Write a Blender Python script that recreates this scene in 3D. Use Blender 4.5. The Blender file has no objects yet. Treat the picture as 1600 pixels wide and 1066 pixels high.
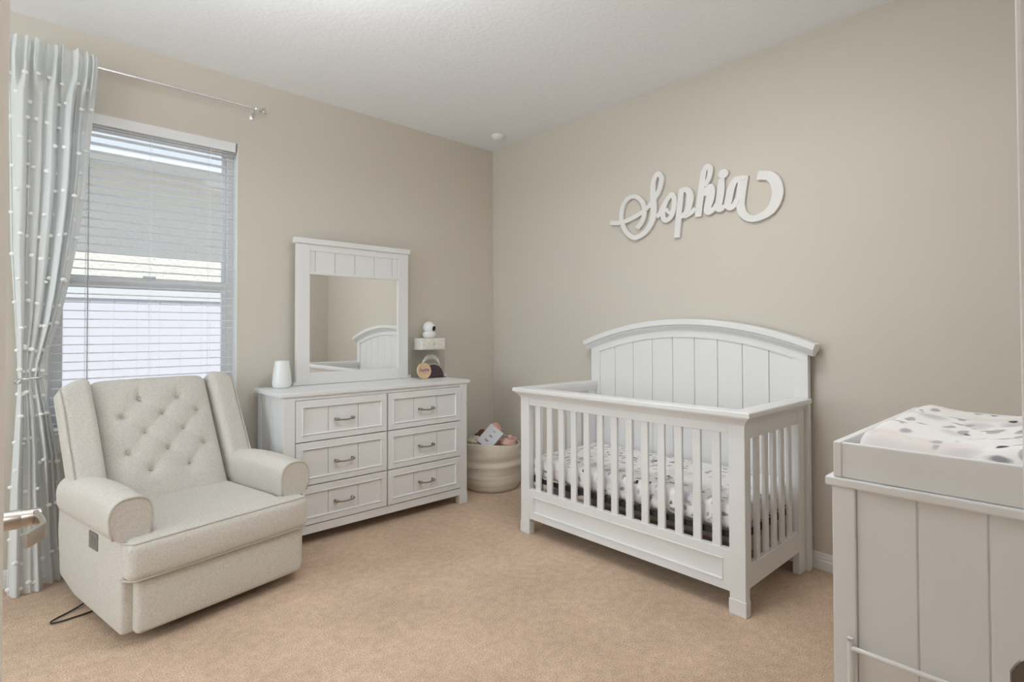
import bpy, bmesh, math, random
from mathutils import Vector, Matrix
random.seed(7)
SC = bpy.context.scene
COL = SC.collection
PI = math.pi

# ------------------------------------------------------------------ materials
def new_mat(name):
    m = bpy.data.materials.new(name); m.use_nodes = True
    nt = m.node_tree
    b = nt.nodes['Principled BSDF']
    return m, nt, b

def nd(nt, t, **kw):
    n = nt.nodes.new(t)
    for k, v in kw.items():
        if k in n.inputs: n.inputs[k].default_value = v
        else: setattr(n, k, v)
    return n

def bumpy(nt, b, scale, strength, dist=0.002, detail=3.0, coord='Object'):
    tc = nd(nt, 'ShaderNodeTexCoord')
    nz = nd(nt, 'ShaderNodeTexNoise'); nz.inputs['Scale'].default_value = scale; nz.inputs['Detail'].default_value = detail
    bp = nd(nt, 'ShaderNodeBump'); bp.inputs['Strength'].default_value = strength; bp.inputs['Distance'].default_value = dist
    nt.links.new(tc.outputs[coord], nz.inputs['Vector'])
    nt.links.new(nz.outputs['Fac'], bp.inputs['Height'])
    nt.links.new(bp.outputs['Normal'], b.inputs['Normal'])
    return tc, nz, bp

def mat(name, col, rough=0.5, metal=0.0, spec=0.5, bump=None):
    m, nt, b = new_mat(name)
    b.inputs['Base Color'].default_value = (*col, 1)
    b.inputs['Roughness'].default_value = rough
    b.inputs['Metallic'].default_value = metal
    b.inputs['Specular IOR Level'].default_value = spec
    if bump: bumpy(nt, b, *bump)
    return m

def ramp(nt, stops):
    r = nd(nt, 'ShaderNodeValToRGB'); e = r.color_ramp.elements
    while len(e) < len(stops): e.new(0.5)
    for i, (p, c) in enumerate(stops):
        e[i].position = p; e[i].color = (*c, 1)
    return r

WALL = mat('wall_paint', (0.635, 0.588, 0.518), 0.75, spec=0.25, bump=(160, 0.22, 0.002))
WHITE = mat('white_painted_wood', (0.795, 0.797, 0.797), 0.38, spec=0.4)
TRIM = mat('white_trim_paint', (0.80, 0.795, 0.785), 0.4, spec=0.4)
SIGNM = mat('white_sign_paint', (0.80, 0.79, 0.77), 0.5, spec=0.3)
VINYL = mat('white_vinyl', (0.80, 0.81, 0.815), 0.4)
SLATM = mat('blind_slat_white', (0.90, 0.90, 0.90), 0.45)
DKNICKEL = mat('dark_nickel', (0.22, 0.21, 0.20), 0.4, 1.0)
METAL = mat('pewter_metal', (0.34, 0.30, 0.26), 0.35, 1.0)
NICKEL = mat('brushed_nickel', (0.52, 0.47, 0.42), 0.33, 1.0)
CHROME = mat('chrome_rod', (0.80, 0.80, 0.80), 0.22, 1.0)
BLACK = mat('black_metal', (0.018, 0.017, 0.016), 0.5)
PLASTW = mat('white_plastic', (0.82, 0.83, 0.83), 0.3)
BLKGL = mat('black_gloss', (0.01, 0.01, 0.01), 0.15)
PLUM = mat('plum_plastic', (0.065, 0.036, 0.045), 0.55, bump=(300, 0.4, 0.001))
WOODD = mat('pale_wood', (0.66, 0.47, 0.27), 0.55)
WOODEDGE = mat('pale_wood_rim', (0.72, 0.55, 0.38), 0.55)
PURPLE = mat('purple_ink', (0.26, 0.12, 0.27), 0.6)
PINK = mat('pink_plush', (0.72, 0.44, 0.36), 0.9, bump=(220, 0.6, 0.004))
BROWN = mat('brown_plush', (0.13, 0.06, 0.035), 0.9, bump=(220, 0.6, 0.004))
CREAM = mat('cream_muslin', (0.66, 0.58, 0.46), 0.9, bump=(90, 0.5, 0.003))
PAPER = mat('white_card', (0.72, 0.72, 0.76), 0.6)
INK = mat('grey_ink', (0.10, 0.10, 0.12), 0.6)
GOLD = mat('brass_knob', (0.75, 0.62, 0.38), 0.35, 1.0)
CORD = mat('black_cord', (0.02, 0.018, 0.017), 0.5)
GREYPL = mat('grey_control_plastic', (0.20, 0.185, 0.17), 0.5)
HOLE = mat('screw_brass', (0.35, 0.28, 0.18), 0.4, 1.0)
MIRROR = mat('mirror_silver', (0.90, 0.91, 0.90), 0.02, 1.0)

def slat_mat():
    m, nt, b = new_mat('blind_slat_white')
    b.inputs['Base Color'].default_value = (0.90, 0.90, 0.90, 1); b.inputs['Roughness'].default_value = 0.45
    out = nt.nodes['Material Output']
    t = nd(nt, 'ShaderNodeBsdfTranslucent'); t.inputs['Color'].default_value = (0.92, 0.92, 0.92, 1)
    mx = nd(nt, 'ShaderNodeMixShader'); mx.inputs[0].default_value = 0.5
    nt.links.new(b.outputs[0], mx.inputs[1]); nt.links.new(t.outputs[0], mx.inputs[2]); nt.links.new(mx.outputs[0], out.inputs['Surface'])
    return m
SLATT = slat_mat()

def ceiling_mat():
    m, nt, b = new_mat('ceiling_knockdown')
    b.inputs['Base Color'].default_value = (0.885, 0.905, 0.93, 1); b.inputs['Roughness'].default_value = 0.85
    b.inputs['Specular IOR Level'].default_value = 0.2
    tc, nz, bp = bumpy(nt, b, 48, 0.22, 0.003, 4.0)
    r = nd(nt, 'ShaderNodeMapRange'); r.inputs['From Min'].default_value = .42; r.inputs['From Max'].default_value = .6
    nt.links.new(nz.outputs['Fac'], r.inputs['Value']); nt.links.new(r.outputs['Result'], bp.inputs['Height'])
    return m
CEIL = ceiling_mat()

def carpet_mat():
    m, nt, b = new_mat('tan_carpet')
    b.inputs['Roughness'].default_value = 0.95; b.inputs['Specular IOR Level'].default_value = 0.1
    b.inputs['Sheen Weight'].default_value = 0.15
    tc = nd(nt, 'ShaderNodeTexCoord')
    n1 = nd(nt, 'ShaderNodeTexNoise'); n1.inputs['Scale'].default_value = 190; n1.inputs['Detail'].default_value = 3
    n2 = nd(nt, 'ShaderNodeTexNoise'); n2.inputs['Scale'].default_value = 2.6; n2.inputs['Detail'].default_value = 3
    n3 = nd(nt, 'ShaderNodeTexNoise'); n3.inputs['Scale'].default_value = 26; n3.inputs['Detail'].default_value = 3
    for n in (n1, n2, n3): nt.links.new(tc.outputs['Object'], n.inputs['Vector'])
    r1 = ramp(nt, [(0.28, (0.38, 0.265, 0.180)), (0.5, (0.625, 0.455, 0.325)), (0.72, (0.80, 0.61, 0.46))])
    nt.links.new(n1.outputs['Fac'], r1.inputs['Fac'])
    r2 = ramp(nt, [(0.3, (0.86, 0.85, 0.84)), (0.7, (1.08, 1.08, 1.08))])
    nt.links.new(n2.outputs['Fac'], r2.inputs['Fac'])
    r3 = ramp(nt, [(0.3, (0.88, 0.87, 0.86)), (0.7, (1.08, 1.08, 1.08))])
    nt.links.new(n3.outputs['Fac'], r3.inputs['Fac'])
    mx = nd(nt, 'ShaderNodeMix', data_type='RGBA', blend_type='MULTIPLY'); mx.inputs[0].default_value = 1
    nt.links.new(r1.outputs['Color'], mx.inputs[6]); nt.links.new(r2.outputs['Color'], mx.inputs[7])
    mx2 = nd(nt, 'ShaderNodeMix', data_type='RGBA', blend_type='MULTIPLY'); mx2.inputs[0].default_value = 1
    nt.links.new(mx.outputs[2], mx2.inputs[6]); nt.links.new(r3.outputs['Color'], mx2.inputs[7])
    nt.links.new(mx2.outputs[2], b.inputs['Base Color'])
    ad = nd(nt, 'ShaderNodeMath', operation='ADD'); nt.links.new(n1.outputs['Fac'], ad.inputs[0]); nt.links.new(n3.outputs['Fac'], ad.inputs[1])
    bp = nd(nt, 'ShaderNodeBump'); bp.inputs['Strength'].default_value = 0.7; bp.inputs['Distance'].default_value = 0.006
    nt.links.new(ad.outputs[0], bp.inputs['Height']); nt.links.new(bp.outputs['Normal'], b.inputs['Normal'])
    return m
CARPET = carpet_mat()

def boucle_mat():
    m, nt, b = new_mat('cream_boucle')
    b.inputs['Roughness'].default_value = 0.95; b.inputs['Specular IOR Level'].default_value = 0.15
    b.inputs['Sheen Weight'].default_value = 0.2
    tc, nz, bp = bumpy(nt, b, 170, 0.45, 0.004, 3.0)
    r = ramp(nt, [(0.3, (0.555, 0.525, 0.478)), (0.55, (0.64, 0.608, 0.56)), (0.75, (0.70, 0.665, 0.615))])
    nt.links.new(nz.outputs['Fac'], r.inputs['Fac']); nt.links.new(r.outputs['Color'], b.inputs['Base Color'])
    return m
BOUCLE = boucle_mat()
PIPING = mat('boucle_piping', (0.56, 0.525, 0.47), 0.95, spec=0.1, bump=(160, 0.5, 0.004))

def floral_mat(name, k=1.0):
    m, nt, b = new_mat(name)
    b.inputs['Roughness'].default_value = 0.85; b.inputs['Specular IOR Level'].default_value = 0.15
    tc = nd(nt, 'ShaderNodeTexCoord')
    wz = nd(nt, 'ShaderNodeTexNoise'); wz.inputs['Scale'].default_value = 14 * k
    nt.links.new(tc.outputs['Object'], wz.inputs['Vector'])
    sub = nd(nt, 'ShaderNodeVectorMath', operation='MULTIPLY_ADD')
    sub.inputs[1].default_value = (0.045, 0.045, 0.045); nt.links.new(wz.outputs['Color'], sub.inputs[0]); nt.links.new(tc.outputs['Object'], sub.inputs[2])
    cur = None
    base = (0.86, 0.845, 0.835)
    def layer(prev, scale, rot, size, pick, col, rsoft=0.03):
        mp = nd(nt, 'ShaderNodeMapping'); mp.inputs['Rotation'].default_value = rot
        mp.inputs['Scale'].default_value = scale; mp.inputs['Location'].default_value = (rot[2] * 3, rot[0] + 1.7, 0.3)
        nt.links.new(sub.outputs[0], mp.inputs['Vector'])
        v = nd(nt, 'ShaderNodeTexVoronoi'); v.inputs['Scale'].default_value = 1
        nt.links.new(mp.outputs[0], v.inputs['Vector'])
        sp = nd(nt, 'ShaderNodeSeparateColor'); nt.links.new(v.outputs['Color'], sp.inputs[0])
        g = nd(nt, 'ShaderNodeMath', operation='GREATER_THAN'); g.inputs[1].default_value = pick; nt.links.new(sp.outputs[0], g.inputs[0])
        mr = nd(nt, 'ShaderNodeMapRange'); mr.inputs['From Min'].default_value = size + rsoft; mr.inputs['From Max'].default_value = size - rsoft
        nt.links.new(v.outputs['Distance'], mr.inputs['Value'])
        mu = nd(nt, 'ShaderNodeMath', operation='MULTIPLY'); nt.links.new(g.outputs[0], mu.inputs[0]); nt.links.new(mr.outputs[0], mu.inputs[1])
        mx = nd(nt, 'ShaderNodeMix', data_type='RGBA'); nt.links.new(mu.outputs[0], mx.inputs[0])
        if prev is None: mx.inputs[6].default_value = (*base, 1)
        else: nt.links.new(prev, mx.inputs[6])
        mx.inputs[7].default_value = (*col, 1)
        return mx.outputs[2]
    cur = layer(cur, (7*k, 5*k, 6*k), (0.3, 0.2, 0.4), 0.36, 0.50, (0.80, 0.735, 0.715), 0.12)
    cur = layer(cur, (8*k, 12*k, 9*k), (0.2, 0.5, 1.1), 0.32, 0.50, (0.62, 0.585, 0.62), 0.10)
    cur = layer(cur, (11*k, 36*k, 26*k), (0.4, 0.1, 0.6), 0.32, 0.52, (0.46, 0.435, 0.455), 0.06)
    cur = layer(cur, (36*k, 12*k, 26*k), (0.1, 0.6, 0.2), 0.26, 0.56, (0.27, 0.265, 0.28), 0.05)
    cur = layer(cur, (15*k, 24*k, 17*k), (0.7, 0.3, 0.1), 0.20, 0.66, (0.075, 0.05, 0.08), 0.04)
    nt.links.new(cur, b.inputs['Base Color'])
    return m
FLORAL = floral_mat('floral_sheet', 1.0)
FLORAL2 = floral_mat('floral_pad_cover', 0.8)

def sheer_mat():
    m, nt, b = new_mat('sheer_white_curtain')
    out = nt.nodes['Material Output']
    d = nd(nt, 'ShaderNodeBsdfDiffuse'); d.inputs['Color'].default_value = (0.80, 0.82, 0.825, 1)
    t = nd(nt, 'ShaderNodeBsdfTranslucent'); t.inputs['Color'].default_value = (0.84, 0.87, 0.87, 1)
    tr = nd(nt, 'ShaderNodeBsdfTransparent')
    m1 = nd(nt, 'ShaderNodeMixShader'); m1.inputs[0].default_value = 0.2
    m2 = nd(nt, 'ShaderNodeMixShader'); m2.inputs[0].default_value = 0.06
    nt.links.new(d.outputs[0], m1.inputs[1]); nt.links.new(t.outputs[0], m1.inputs[2])
    nt.links.new(m1.outputs[0], m2.inputs[1]); nt.links.new(tr.outputs[0], m2.inputs[2])
    nt.links.new(m2.outputs[0], out.inputs['Surface'])
    return m
SHEER = sheer_mat()
POM = mat('white_pompom_yarn', (0.92, 0.93, 0.93), 0.9)

def clear_mat(name, col=(1, 1, 1), ior=1.45, rough=0.02, alpha=None):
    m, nt, b = new_mat(name)
    out = nt.nodes['Material Output']
    tr = nd(nt, 'ShaderNodeBsdfTransparent'); tr.inputs['Color'].default_value = (*col, 1)
    gl = nd(nt, 'ShaderNodeBsdfGlossy'); gl.inputs['Roughness'].default_value = rough
    fr = nd(nt, 'ShaderNodeLayerWeight'); fr.inputs['Blend'].default_value = 0.12
    mr = nd(nt, 'ShaderNodeMapRange'); mr.inputs['To Min'].default_value = 0.002; mr.inputs['To Max'].default_value = 0.12
    nt.links.new(fr.outputs['Facing'], mr.inputs['Value'])
    mx = nd(nt, 'ShaderNodeMixShader')
    nt.links.new(mr.outputs[0], mx.inputs[0]); nt.links.new(tr.outputs[0], mx.inputs[1]); nt.links.new(gl.outputs[0], mx.inputs[2])
    nt.links.new(mx.outputs[0], out.inputs['Surface'])
    return m
GLASS = clear_mat('window_glass', (0.97, 0.985, 0.98))
ACRYL = clear_mat('clear_acrylic', (0.965, 0.965, 0.965), 1.35, 0.05)

def crystal_mat():
    m, nt, b = new_mat('acrylic_crystal')
    b.inputs['Transmission Weight'].default_value = 0.95; b.inputs['Roughness'].default_value = 0.03; b.inputs['IOR'].default_value = 1.49
    return m
CRYSTAL = crystal_mat()

def marble_mat():
    m, nt, b = new_mat('pearl_inlay')
    tc = nd(nt, 'ShaderNodeTexCoord'); v = nd(nt, 'ShaderNodeTexVoronoi'); v.inputs['Scale'].default_value = 70
    nt.links.new(tc.outputs['Object'], v.inputs['Vector'])
    s = nd(nt, 'ShaderNodeSeparateColor'); nt.links.new(v.outputs['Color'], s.inputs[0])
    r = ramp(nt, [(0.0, (0.74, 0.71, 0.65)), (1.0, (0.86, 0.83, 0.79))]); nt.links.new(s.outputs[0], r.inputs['Fac'])
    nt.links.new(r.outputs['Color'], b.inputs['Base Color']); b.inputs['Roughness'].default_value = 0.35
    return m
PEARL = marble_mat()

def rope_mat():
    m, nt, b = new_mat('coiled_cotton_rope')
    b.inputs['Base Color'].default_value = (0.70, 0.63, 0.54, 1); b.inputs['Roughness'].default_value = 0.95
    b.inputs['Specular IOR Level'].default_value = 0.1
    tc = nd(nt, 'ShaderNodeTexCoord'); mp = nd(nt, 'ShaderNodeMapping'); mp.inputs['Scale'].default_value = (1, 1, 1)
    wv = nd(nt, 'ShaderNodeTexWave', wave_type='BANDS', bands_direction='Z'); wv.inputs['Scale'].default_value = 34; wv.inputs['Distortion'].default_value = 0.6
    bp = nd(nt, 'ShaderNodeBump'); bp.inputs['Strength'].default_value = 0.35; bp.inputs['Distance'].default_value = 0.004
    nt.links.new(tc.outputs['Object'], wv.inputs['Vector']); nt.links.new(wv.outputs['Fac'], bp.inputs['Height']); nt.links.new(bp.outputs['Normal'], b.inputs['Normal'])
    return m
ROPE = rope_mat()

def stucco_mat():
    m, nt, b = new_mat('cream_stucco')
    b.inputs['Base Color'].default_value = (0.80, 0.77, 0.70, 1); b.inputs['Roughness'].default_value = 0.9
    bumpy(nt, b, 24, 0.8, 0.02, 4)
    return m
STUCCO = stucco_mat()
ROOF = mat('grey_shingle', (0.40, 0.40, 0.39), 0.9, bump=(30, 0.6, 0.02))
SOFFIT = mat('white_soffit', (0.72, 0.72, 0.71), 0.7)
FENCEM = mat('white_fence_vinyl', (0.74, 0.725, 0.775), 0.5)
FENCERAIL = mat('white_fence_rail', (0.74, 0.75, 0.76), 0.5)
GRASS = mat('pale_gravel', (0.66, 0.65, 0.62), 0.9, bump=(40, 0.8, 0.02))
HALLW = mat('hall_paint', (0.60, 0.52, 0.42), 0.8)
EMIT = None
def emit_mat(name, col, s):
    m, nt, b = new_mat(name)
    b.inputs['Base Color'].default_value = (0.8, 0.8, 0.8, 1)
    b.inputs['Emission Color'].default_value = (*col, 1); b.inputs['Emission Strength'].default_value = s
    return m

# ------------------------------------------------------------------ mesh helpers
WM = {}
def thing(name, label, cat, loc=(0, 0, 0), rz=0.0, group=None, kind=None):
    o = bpy.data.objects.new(name, None); COL.objects.link(o)
    o.location = loc; o.rotation_euler = (0, 0, rz); o.empty_display_size = 0.1
    WM[o.name] = Matrix.Translation(loc) @ Matrix.Rotation(rz, 4, 'Z')
    if label: o['label'] = label
    if cat: o['category'] = cat
    if group: o['group'] = group
    if kind: o['kind'] = kind
    return o

def tag(o, label, cat, group=None):
    o['label'] = label; o['category'] = cat
    if group: o['group'] = group
    return o

def obj(name, bm, m, parent=None, smooth=None, local=False, label=None, kind=None, loc=None):
    """bm in world coordinates (or, with local, in the thing's own)."""
    if parent is not None and not local:
        bm.transform(WM[parent.name].inverted())
    if parent is None and loc is not None:
        bm.transform(Matrix.Translation(Vector(loc) * -1))
    me = bpy.data.meshes.new(name)
    bmesh.ops.recalc_face_normals(bm, faces=bm.faces)
    bm.to_mesh(me); bm.free()
    for x in (m if isinstance(m, (list, tuple)) else [m]): me.materials.append(x)
    o = bpy.data.objects.new(name, me); COL.objects.link(o)
    if parent is not None:
        o.parent = parent; WM[o.name] = WM[parent.name].copy()
    elif loc is not None:
        o.location = loc
        WM[o.name] = Matrix.Translation(loc)
    else:
        WM[o.name] = Matrix.Identity(4)
    if smooth is not None:
        for p in me.polygons: p.use_smooth = True
        if smooth < 180:
            try:
                me.set_sharp_from_angle(angle=math.radians(smooth))
            except Exception:
                pass
    if label: o['label'] = label
    if kind: o['kind'] = kind
    return o

def struct(name, bm, m, **k):
    return obj(name, bm, m, kind='structure', **k)

def NB(): return bmesh.new()

def merge(bm, b2, mi=0):
    me = bpy.data.meshes.new('tmp'); b2.to_mesh(me); b2.free()
    n0 = len(bm.faces)
    bm.from_mesh(me); bpy.data.meshes.remove(me)
    bm.faces.ensure_lookup_table()
    for f in bm.faces[n0:]: f.material_index = mi

def box(bm, x0, x1, y0, y1, z0, z1, bev=0.0, seg=2, mi=0, M=None):
    b = bmesh.new()
    r = bmesh.ops.create_cube(b, size=1.0)
    bmesh.ops.scale(b, vec=(abs(x1-x0), abs(y1-y0), abs(z1-z0)), verts=b.verts)
    bmesh.ops.translate(b, vec=((x0+x1)/2, (y0+y1)/2, (z0+z1)/2), verts=b.verts)
    if bev > 0:
        bmesh.ops.bevel(b, geom=list(b.edges), offset=bev, segments=seg, profile=0.5, affect='EDGES')
    if M is not None: b.transform(M)
    merge(bm, b, mi)
    return bm

def prism(bm, pts, axis, a0, a1, bev=0.0, seg=2, mi=0, M=None):
    """polygon pts (2D) swept along axis from a0 to a1. axis 'x': pts=(y,z); 'y': (x,z); 'z': (x,y)"""
    b = bmesh.new()
    def P(p, a):
        return {'x': (a, p[0], p[1]), 'y': (p[0], a, p[1]), 'z': (p[0], p[1], a)}[axis]
    v0 = [b.verts.new(P(p, a0)) for p in pts]; v1 = [b.verts.new(P(p, a1)) for p in pts]
    n = len(pts)
    b.faces.new(v0); b.faces.new(v1[::-1])
    for i in range(n): b.faces.new((v0[i], v0[(i+1) % n], v1[(i+1) % n], v1[i]))
    bmesh.ops.recalc_face_normals(b, faces=b.faces)
    if bev > 0:
        ed = [e for e in b.edges if len(e.link_faces) == 2 and e.calc_face_angle(0) > 0.5]
        bmesh.ops.bevel(b, geom=ed, offset=bev, segments=seg, profile=0.5, affect='EDGES')
    if M is not None: b.transform(M)
    merge(bm, b, mi)
    return bm

def tube(bm, pts, r, n=8, closed=False, mi=0, caps=True):
    b = bmesh.new()
    pts = [Vector(p) for p in pts]; N = len(pts)
    rr = r if isinstance(r, (list, tuple)) else [r] * N
    rings = []; up = None
    for i, p in enumerate(pts):
        if closed: t = pts[(i+1) % N] - pts[i-1]
        else: t = pts[min(i+1, N-1)] - pts[max(i-1, 0)]
        if t.length < 1e-9: t = Vector((0, 0, 1))
        t.normalize()
        if up is None:
            up = Vector((0, 0, 1)) if abs(t.z) < 0.9 else Vector((1, 0, 0))
        s = t.cross(up); s.normalize(); u = s.cross(t); up = u
        rings.append([b.verts.new(p + (s * math.cos(2*PI*k/n) + u * math.sin(2*PI*k/n)) * rr[i]) for k in range(n)])
    for i in range(N if closed else N-1):
        a, c = rings[i], rings[(i+1) % N]
        for k in range(n): b.faces.new((a[k], a[(k+1) % n], c[(k+1) % n], c[k]))
    if caps and not closed:
        b.faces.new(rings[0][::-1]); b.faces.new(rings[-1])
    merge(bm, b, mi)
    return bm

def lathe(bm, prof, cx, cy, n=48, mi=0, cap=True, M=None):
    b = bmesh.new(); rings = []
    for r, z in prof:
        rings.append([b.verts.new((cx + r*math.cos(2*PI*k/n), cy + r*math.sin(2*PI*k/n), z)) for k in range(n)])
    for a, c in zip(rings, rings[1:]):
        for k in range(n): b.faces.new((a[k], a[(k+1) % n], c[(k+1) % n], c[k]))
    if cap:
        b.faces.new(rings[0][::-1]); b.faces.new(rings[-1])
    if M is not None: b.transform(M)
    merge(bm, b, mi)
    return bm

def ball(bm, c, r, sc=(1, 1, 1), n=16, mi=0, M=None):
    b = bmesh.new()
    bmesh.ops.create_uvsphere(b, u_segments=n*2, v_segments=n, radius=r)
    bmesh.ops.scale(b, vec=sc, verts=b.verts)
    if M is not None: b.transform(M)
    bmesh.ops.translate(b, vec=c, verts=b.verts)
    merge(bm, b, mi)
    return bm

def grid(bm, nu, nv, f, mi=0, thick=None, closed_u=False):
    b = bmesh.new()
    V = [[b.verts.new(f(i/nu, j/nv)) for i in range(nu+1)] for j in range(nv+1)]
    for j in range(nv):
        for i in range(nu):
            b.faces.new((V[j][i], V[j][i+1], V[j+1][i+1], V[j+1][i]))
    merge(bm, b, mi)
    return bm

def smoothstep(a, b, x):
    t = max(0.0, min(1.0, (x-a)/(b-a))); return t*t*(3-2*t)

def interp(tab, x):
    if x <= tab[0][0]: return tab[0][1]
    for (a, va), (b, vb) in zip(tab, tab[1:]):
        if x <= b:
            t = (x-a)/(b-a); return va + (vb-va)*t
    return tab[-1][1]

def catmull(P, k=6, closed=False):
    out = []; n = len(P)
    for i in range(n if closed else n-1):
        p0 = P[(i-1) % n] if closed or i > 0 else P[0]
        p1 = P[i]; p2 = P[(i+1) % n]
        p3 = P[(i+2) % n] if closed or i+2 < n else P[-1]
        for j in range(k):
            t = j/k
            out.append(tuple(0.5*((2*b) + (-a+c)*t + (2*a-5*b+4*c-d)*t*t + (-a+3*b-3*c+d)*t**3) for a, b, c, d in zip(p0, p1, p2, p3)))
    if not closed: out.append(tuple(P[-1]))
    return out

# ------------------------------------------------------------------ the room
XW, YW, ZC = 3.006, 3.507, 2.743           # right wall face, window wall face, ceiling
XL, YB = -2.4, 0.03                        # far left wall face, doorway wall face
WX0, WX1, WZ0, WZ1 = 0.115, 0.980, 0.690, 2.340   # window opening

b = NB(); box(b, XL-0.3, XW+0.15, -1.9, YW+0.01, -0.12, 0.0)
struct('floor', b, CARPET)
b = NB(); box(b, XL-0.3, XW+0.15, -1.9, YW+0.16, ZC, ZC+0.12)
struct('ceiling', b, CEIL)

b = NB()
box(b, XL-0.12, WX0, YW, YW+0.14, -0.1, ZC); box(b, WX1, XW+0.12, YW, YW+0.14, -0.1, ZC)
box(b, WX0, WX1, YW, YW+0.14, -0.1, WZ0); box(b, WX0, WX1, YW, YW+0.14, WZ1, ZC)
struct('wall_left', b, WALL)
b = NB(); box(b, XW, XW+0.12, -1.0, YW, -0.1, ZC); struct('wall_right', b, WALL)
# far left wall with an opening for the added, unseen window
b = NB()
FY0, FY1, FZ0, FZ1 = 1.10, 3.00, 0.62, 2.34
box(b, XL-0.12, XL, -0.2, FY0, -0.1, ZC); box(b, XL-0.12, XL, FY1, YW, -0.1, ZC)
box(b, XL-0.12, XL, FY0, FY1, -0.1, FZ0); box(b, XL-0.12, XL, FY0, FY1, FZ1, ZC)
struct('wall_far', b, WALL)
# doorway wall
DX1 = 0.655
b = NB()
box(b, DX1+0.02, XW, YB-0.12, YB, -0.1, ZC); box(b, XL, -0.12, YB-0.12, YB, -0.1, ZC); box(b, -0.12, DX1+0.02, YB-0.12, YB, 2.08, ZC)
struct('wall_back', b, WALL)
# short wall return beside the camera
b = NB(); box(b, -0.125, -0.0050, YB-0.12, 0.55, -0.0, ZC, 0.003)
struct('wall_entry', b, WALL)
# door jamb and casing on the right
b = NB()
box(b, DX1, DX1+0.02, YB-0.125, YB+0.006, 0, 2.08, 0.002)
box(b, DX1+0.004, DX1+0.062, YB, YB+0.018, 0, 2.14, 0.004)
struct('trim_1', b, TRIM)
b = NB(); box(b, -0.005, DX1+0.062, YB, YB+0.018, 2.08, 2.14, 0.004); box(b, -0.005, DX1+0.02, YB-0.12, YB+0.006, 2.06, 2.08)
struct('trim_2', b, TRIM)
t = thing('strike_plate', 'dark nickel strike plate on the white doorway jamb', 'strike plate', (DX1, YB, 0.87))
b = NB()
box(b, DX1-0.0022, DX1, YB-0.045, YB+0.004, 0.850, 0.920, 0.001)
obj('plate', b, DKNICKEL, t)
b = NB()
pr = []
for i in range(9):
    a = i/8
    pr.append((DX1-0.001-0.012*a*a, YB+0.002+0.024*a))
rows = []
for i, (x, y) in enumerate(pr):
    a = i/8; h = 0.0265 - 0.013*max(0, (a-0.55)/0.45)**2 - 0.004*(1-a)
    rows.append([b.verts.new(p) for p in ((x, y, 0.892-h), (x+0.0018, y+0.0012, 0.892-h), (x+0.0018, y+0.0012, 0.892+h), (x, y, 0.892+h))])
for r, q in zip(rows, rows[1:]):
    for k in range(4): b.faces.new((r[k], r[(k+1) % 4], q[(k+1) % 4], q[k]))
b.faces.new(rows[0]); b.faces.new(rows[-1][::-1])
obj('lip', b, DKNICKEL, t)
# hallway behind the camera
b = NB()
box(b, -1.3, -1.2, -1.9, YB-0.12, -0.1, ZC); box(b, 1.6, 1.7, -1.9, YB-0.12, -0.1, ZC); box(b, -1.3, 1.7, -1.9, -1.8, -0.1, ZC)
struct('wall_hall', b, HALLW)

# baseboards
def baseboard(name, pts):
    """profile swept straight; pts = ((x,y),(x,y), (nx,ny))"""
    (xa, ya), (xb, yb), (nx, ny) = pts
    prof = [(0, 0), (0.014, 0), (0.014, 0.045), (0.011, 0.050), (0.011, 0.060), (0.008, 0.066), (0.006, 0.076), (0.002, 0.082), (0, 0.083)]
    b = NB(); v0 = []; v1 = []
    for d, z in prof:
        v0.append(b.verts.new((xa+nx*d, ya+ny*d, z))); v1.append(b.verts.new((xb+nx*d, yb+ny*d, z)))
    n = len(prof)
    b.faces.new(v0); b.faces.new(v1[::-1])
    for i in range(n): b.faces.new((v0[i], v0[(i+1) % n], v1[(i+1) % n], v1[i]))
    struct(name, b, TRIM)
baseboard('baseboard_right', ((XW, YB), (XW, YW), (-1, 0)))
baseboard('baseboard_left', ((XL, YW), (XW, YW), (0, -1)))
baseboard('baseboard_back', ((DX1+0.07, YB), (XW, YB), (0, 1)))
baseboard('baseboard_far', ((XL, YB), (XL, YW), (1, 0)))

# door leaf behind the wall return, with its lever
t = thing('door_1', None, None, (-0.04, 0.56, 0), kind='structure')
b = NB(); box(b, -0.062, -0.024, 0.56, 1.26, 0.012, 2.03, 0.002); obj('door_leaf', b, TRIM, t)
b = NB()
M = Matrix.Translation((-0.027, 1.20, 0.898)) @ Matrix.Rotation(PI/2, 4, 'Y')
lathe(b, [(0.033, 0), (0.033, 0.006), (0.028, 0.010)], 0, 0, 32, M=M)
lathe(b, [(0.0155, 0.008), (0.0155, 0.036), (0.0148, 0.037)], 0, 0, 32, M=M)
lathe(b, [(0.0138, 0.036), (0.0132, 0.060), (0.012, 0.062)], 0, 0, 32, M=M)
# lever: a flat bar that runs towards the hinge and curls back to the door
path = [(0.026, 1.206), (0.0285, 1.190), (0.0315, 1.165), (0.0340, 1.14), (0.0350, 1.118), (0.0340, 1.108), (0.030, 1.098), (0.022, 1.082), (0.0130, 1.066)]
path = catmull([(x, y, 0) for x, y in path], 4)
lp = []
for i, p in enumerate(path):
    q = Vector(path[min(i+1, len(path)-1)]) - Vector(path[max(i-1, 0)]); q.normalize()
    nrm = Vector((-q.y, q.x, 0)); w = 0.0040
    lp.append((Vector(p)+nrm*w, Vector(p)-nrm*w))
poly = [(a.x, a.y) for a, _ in lp] + [(c.x, c.y) for _, c in reversed(lp)]
prism(b, poly, 'z', 0.898-0.0115, 0.898+0.0115, 0.002)
obj('lever_handle', b, NICKEL, t, smooth=35, label='brushed nickel door lever')

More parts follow.
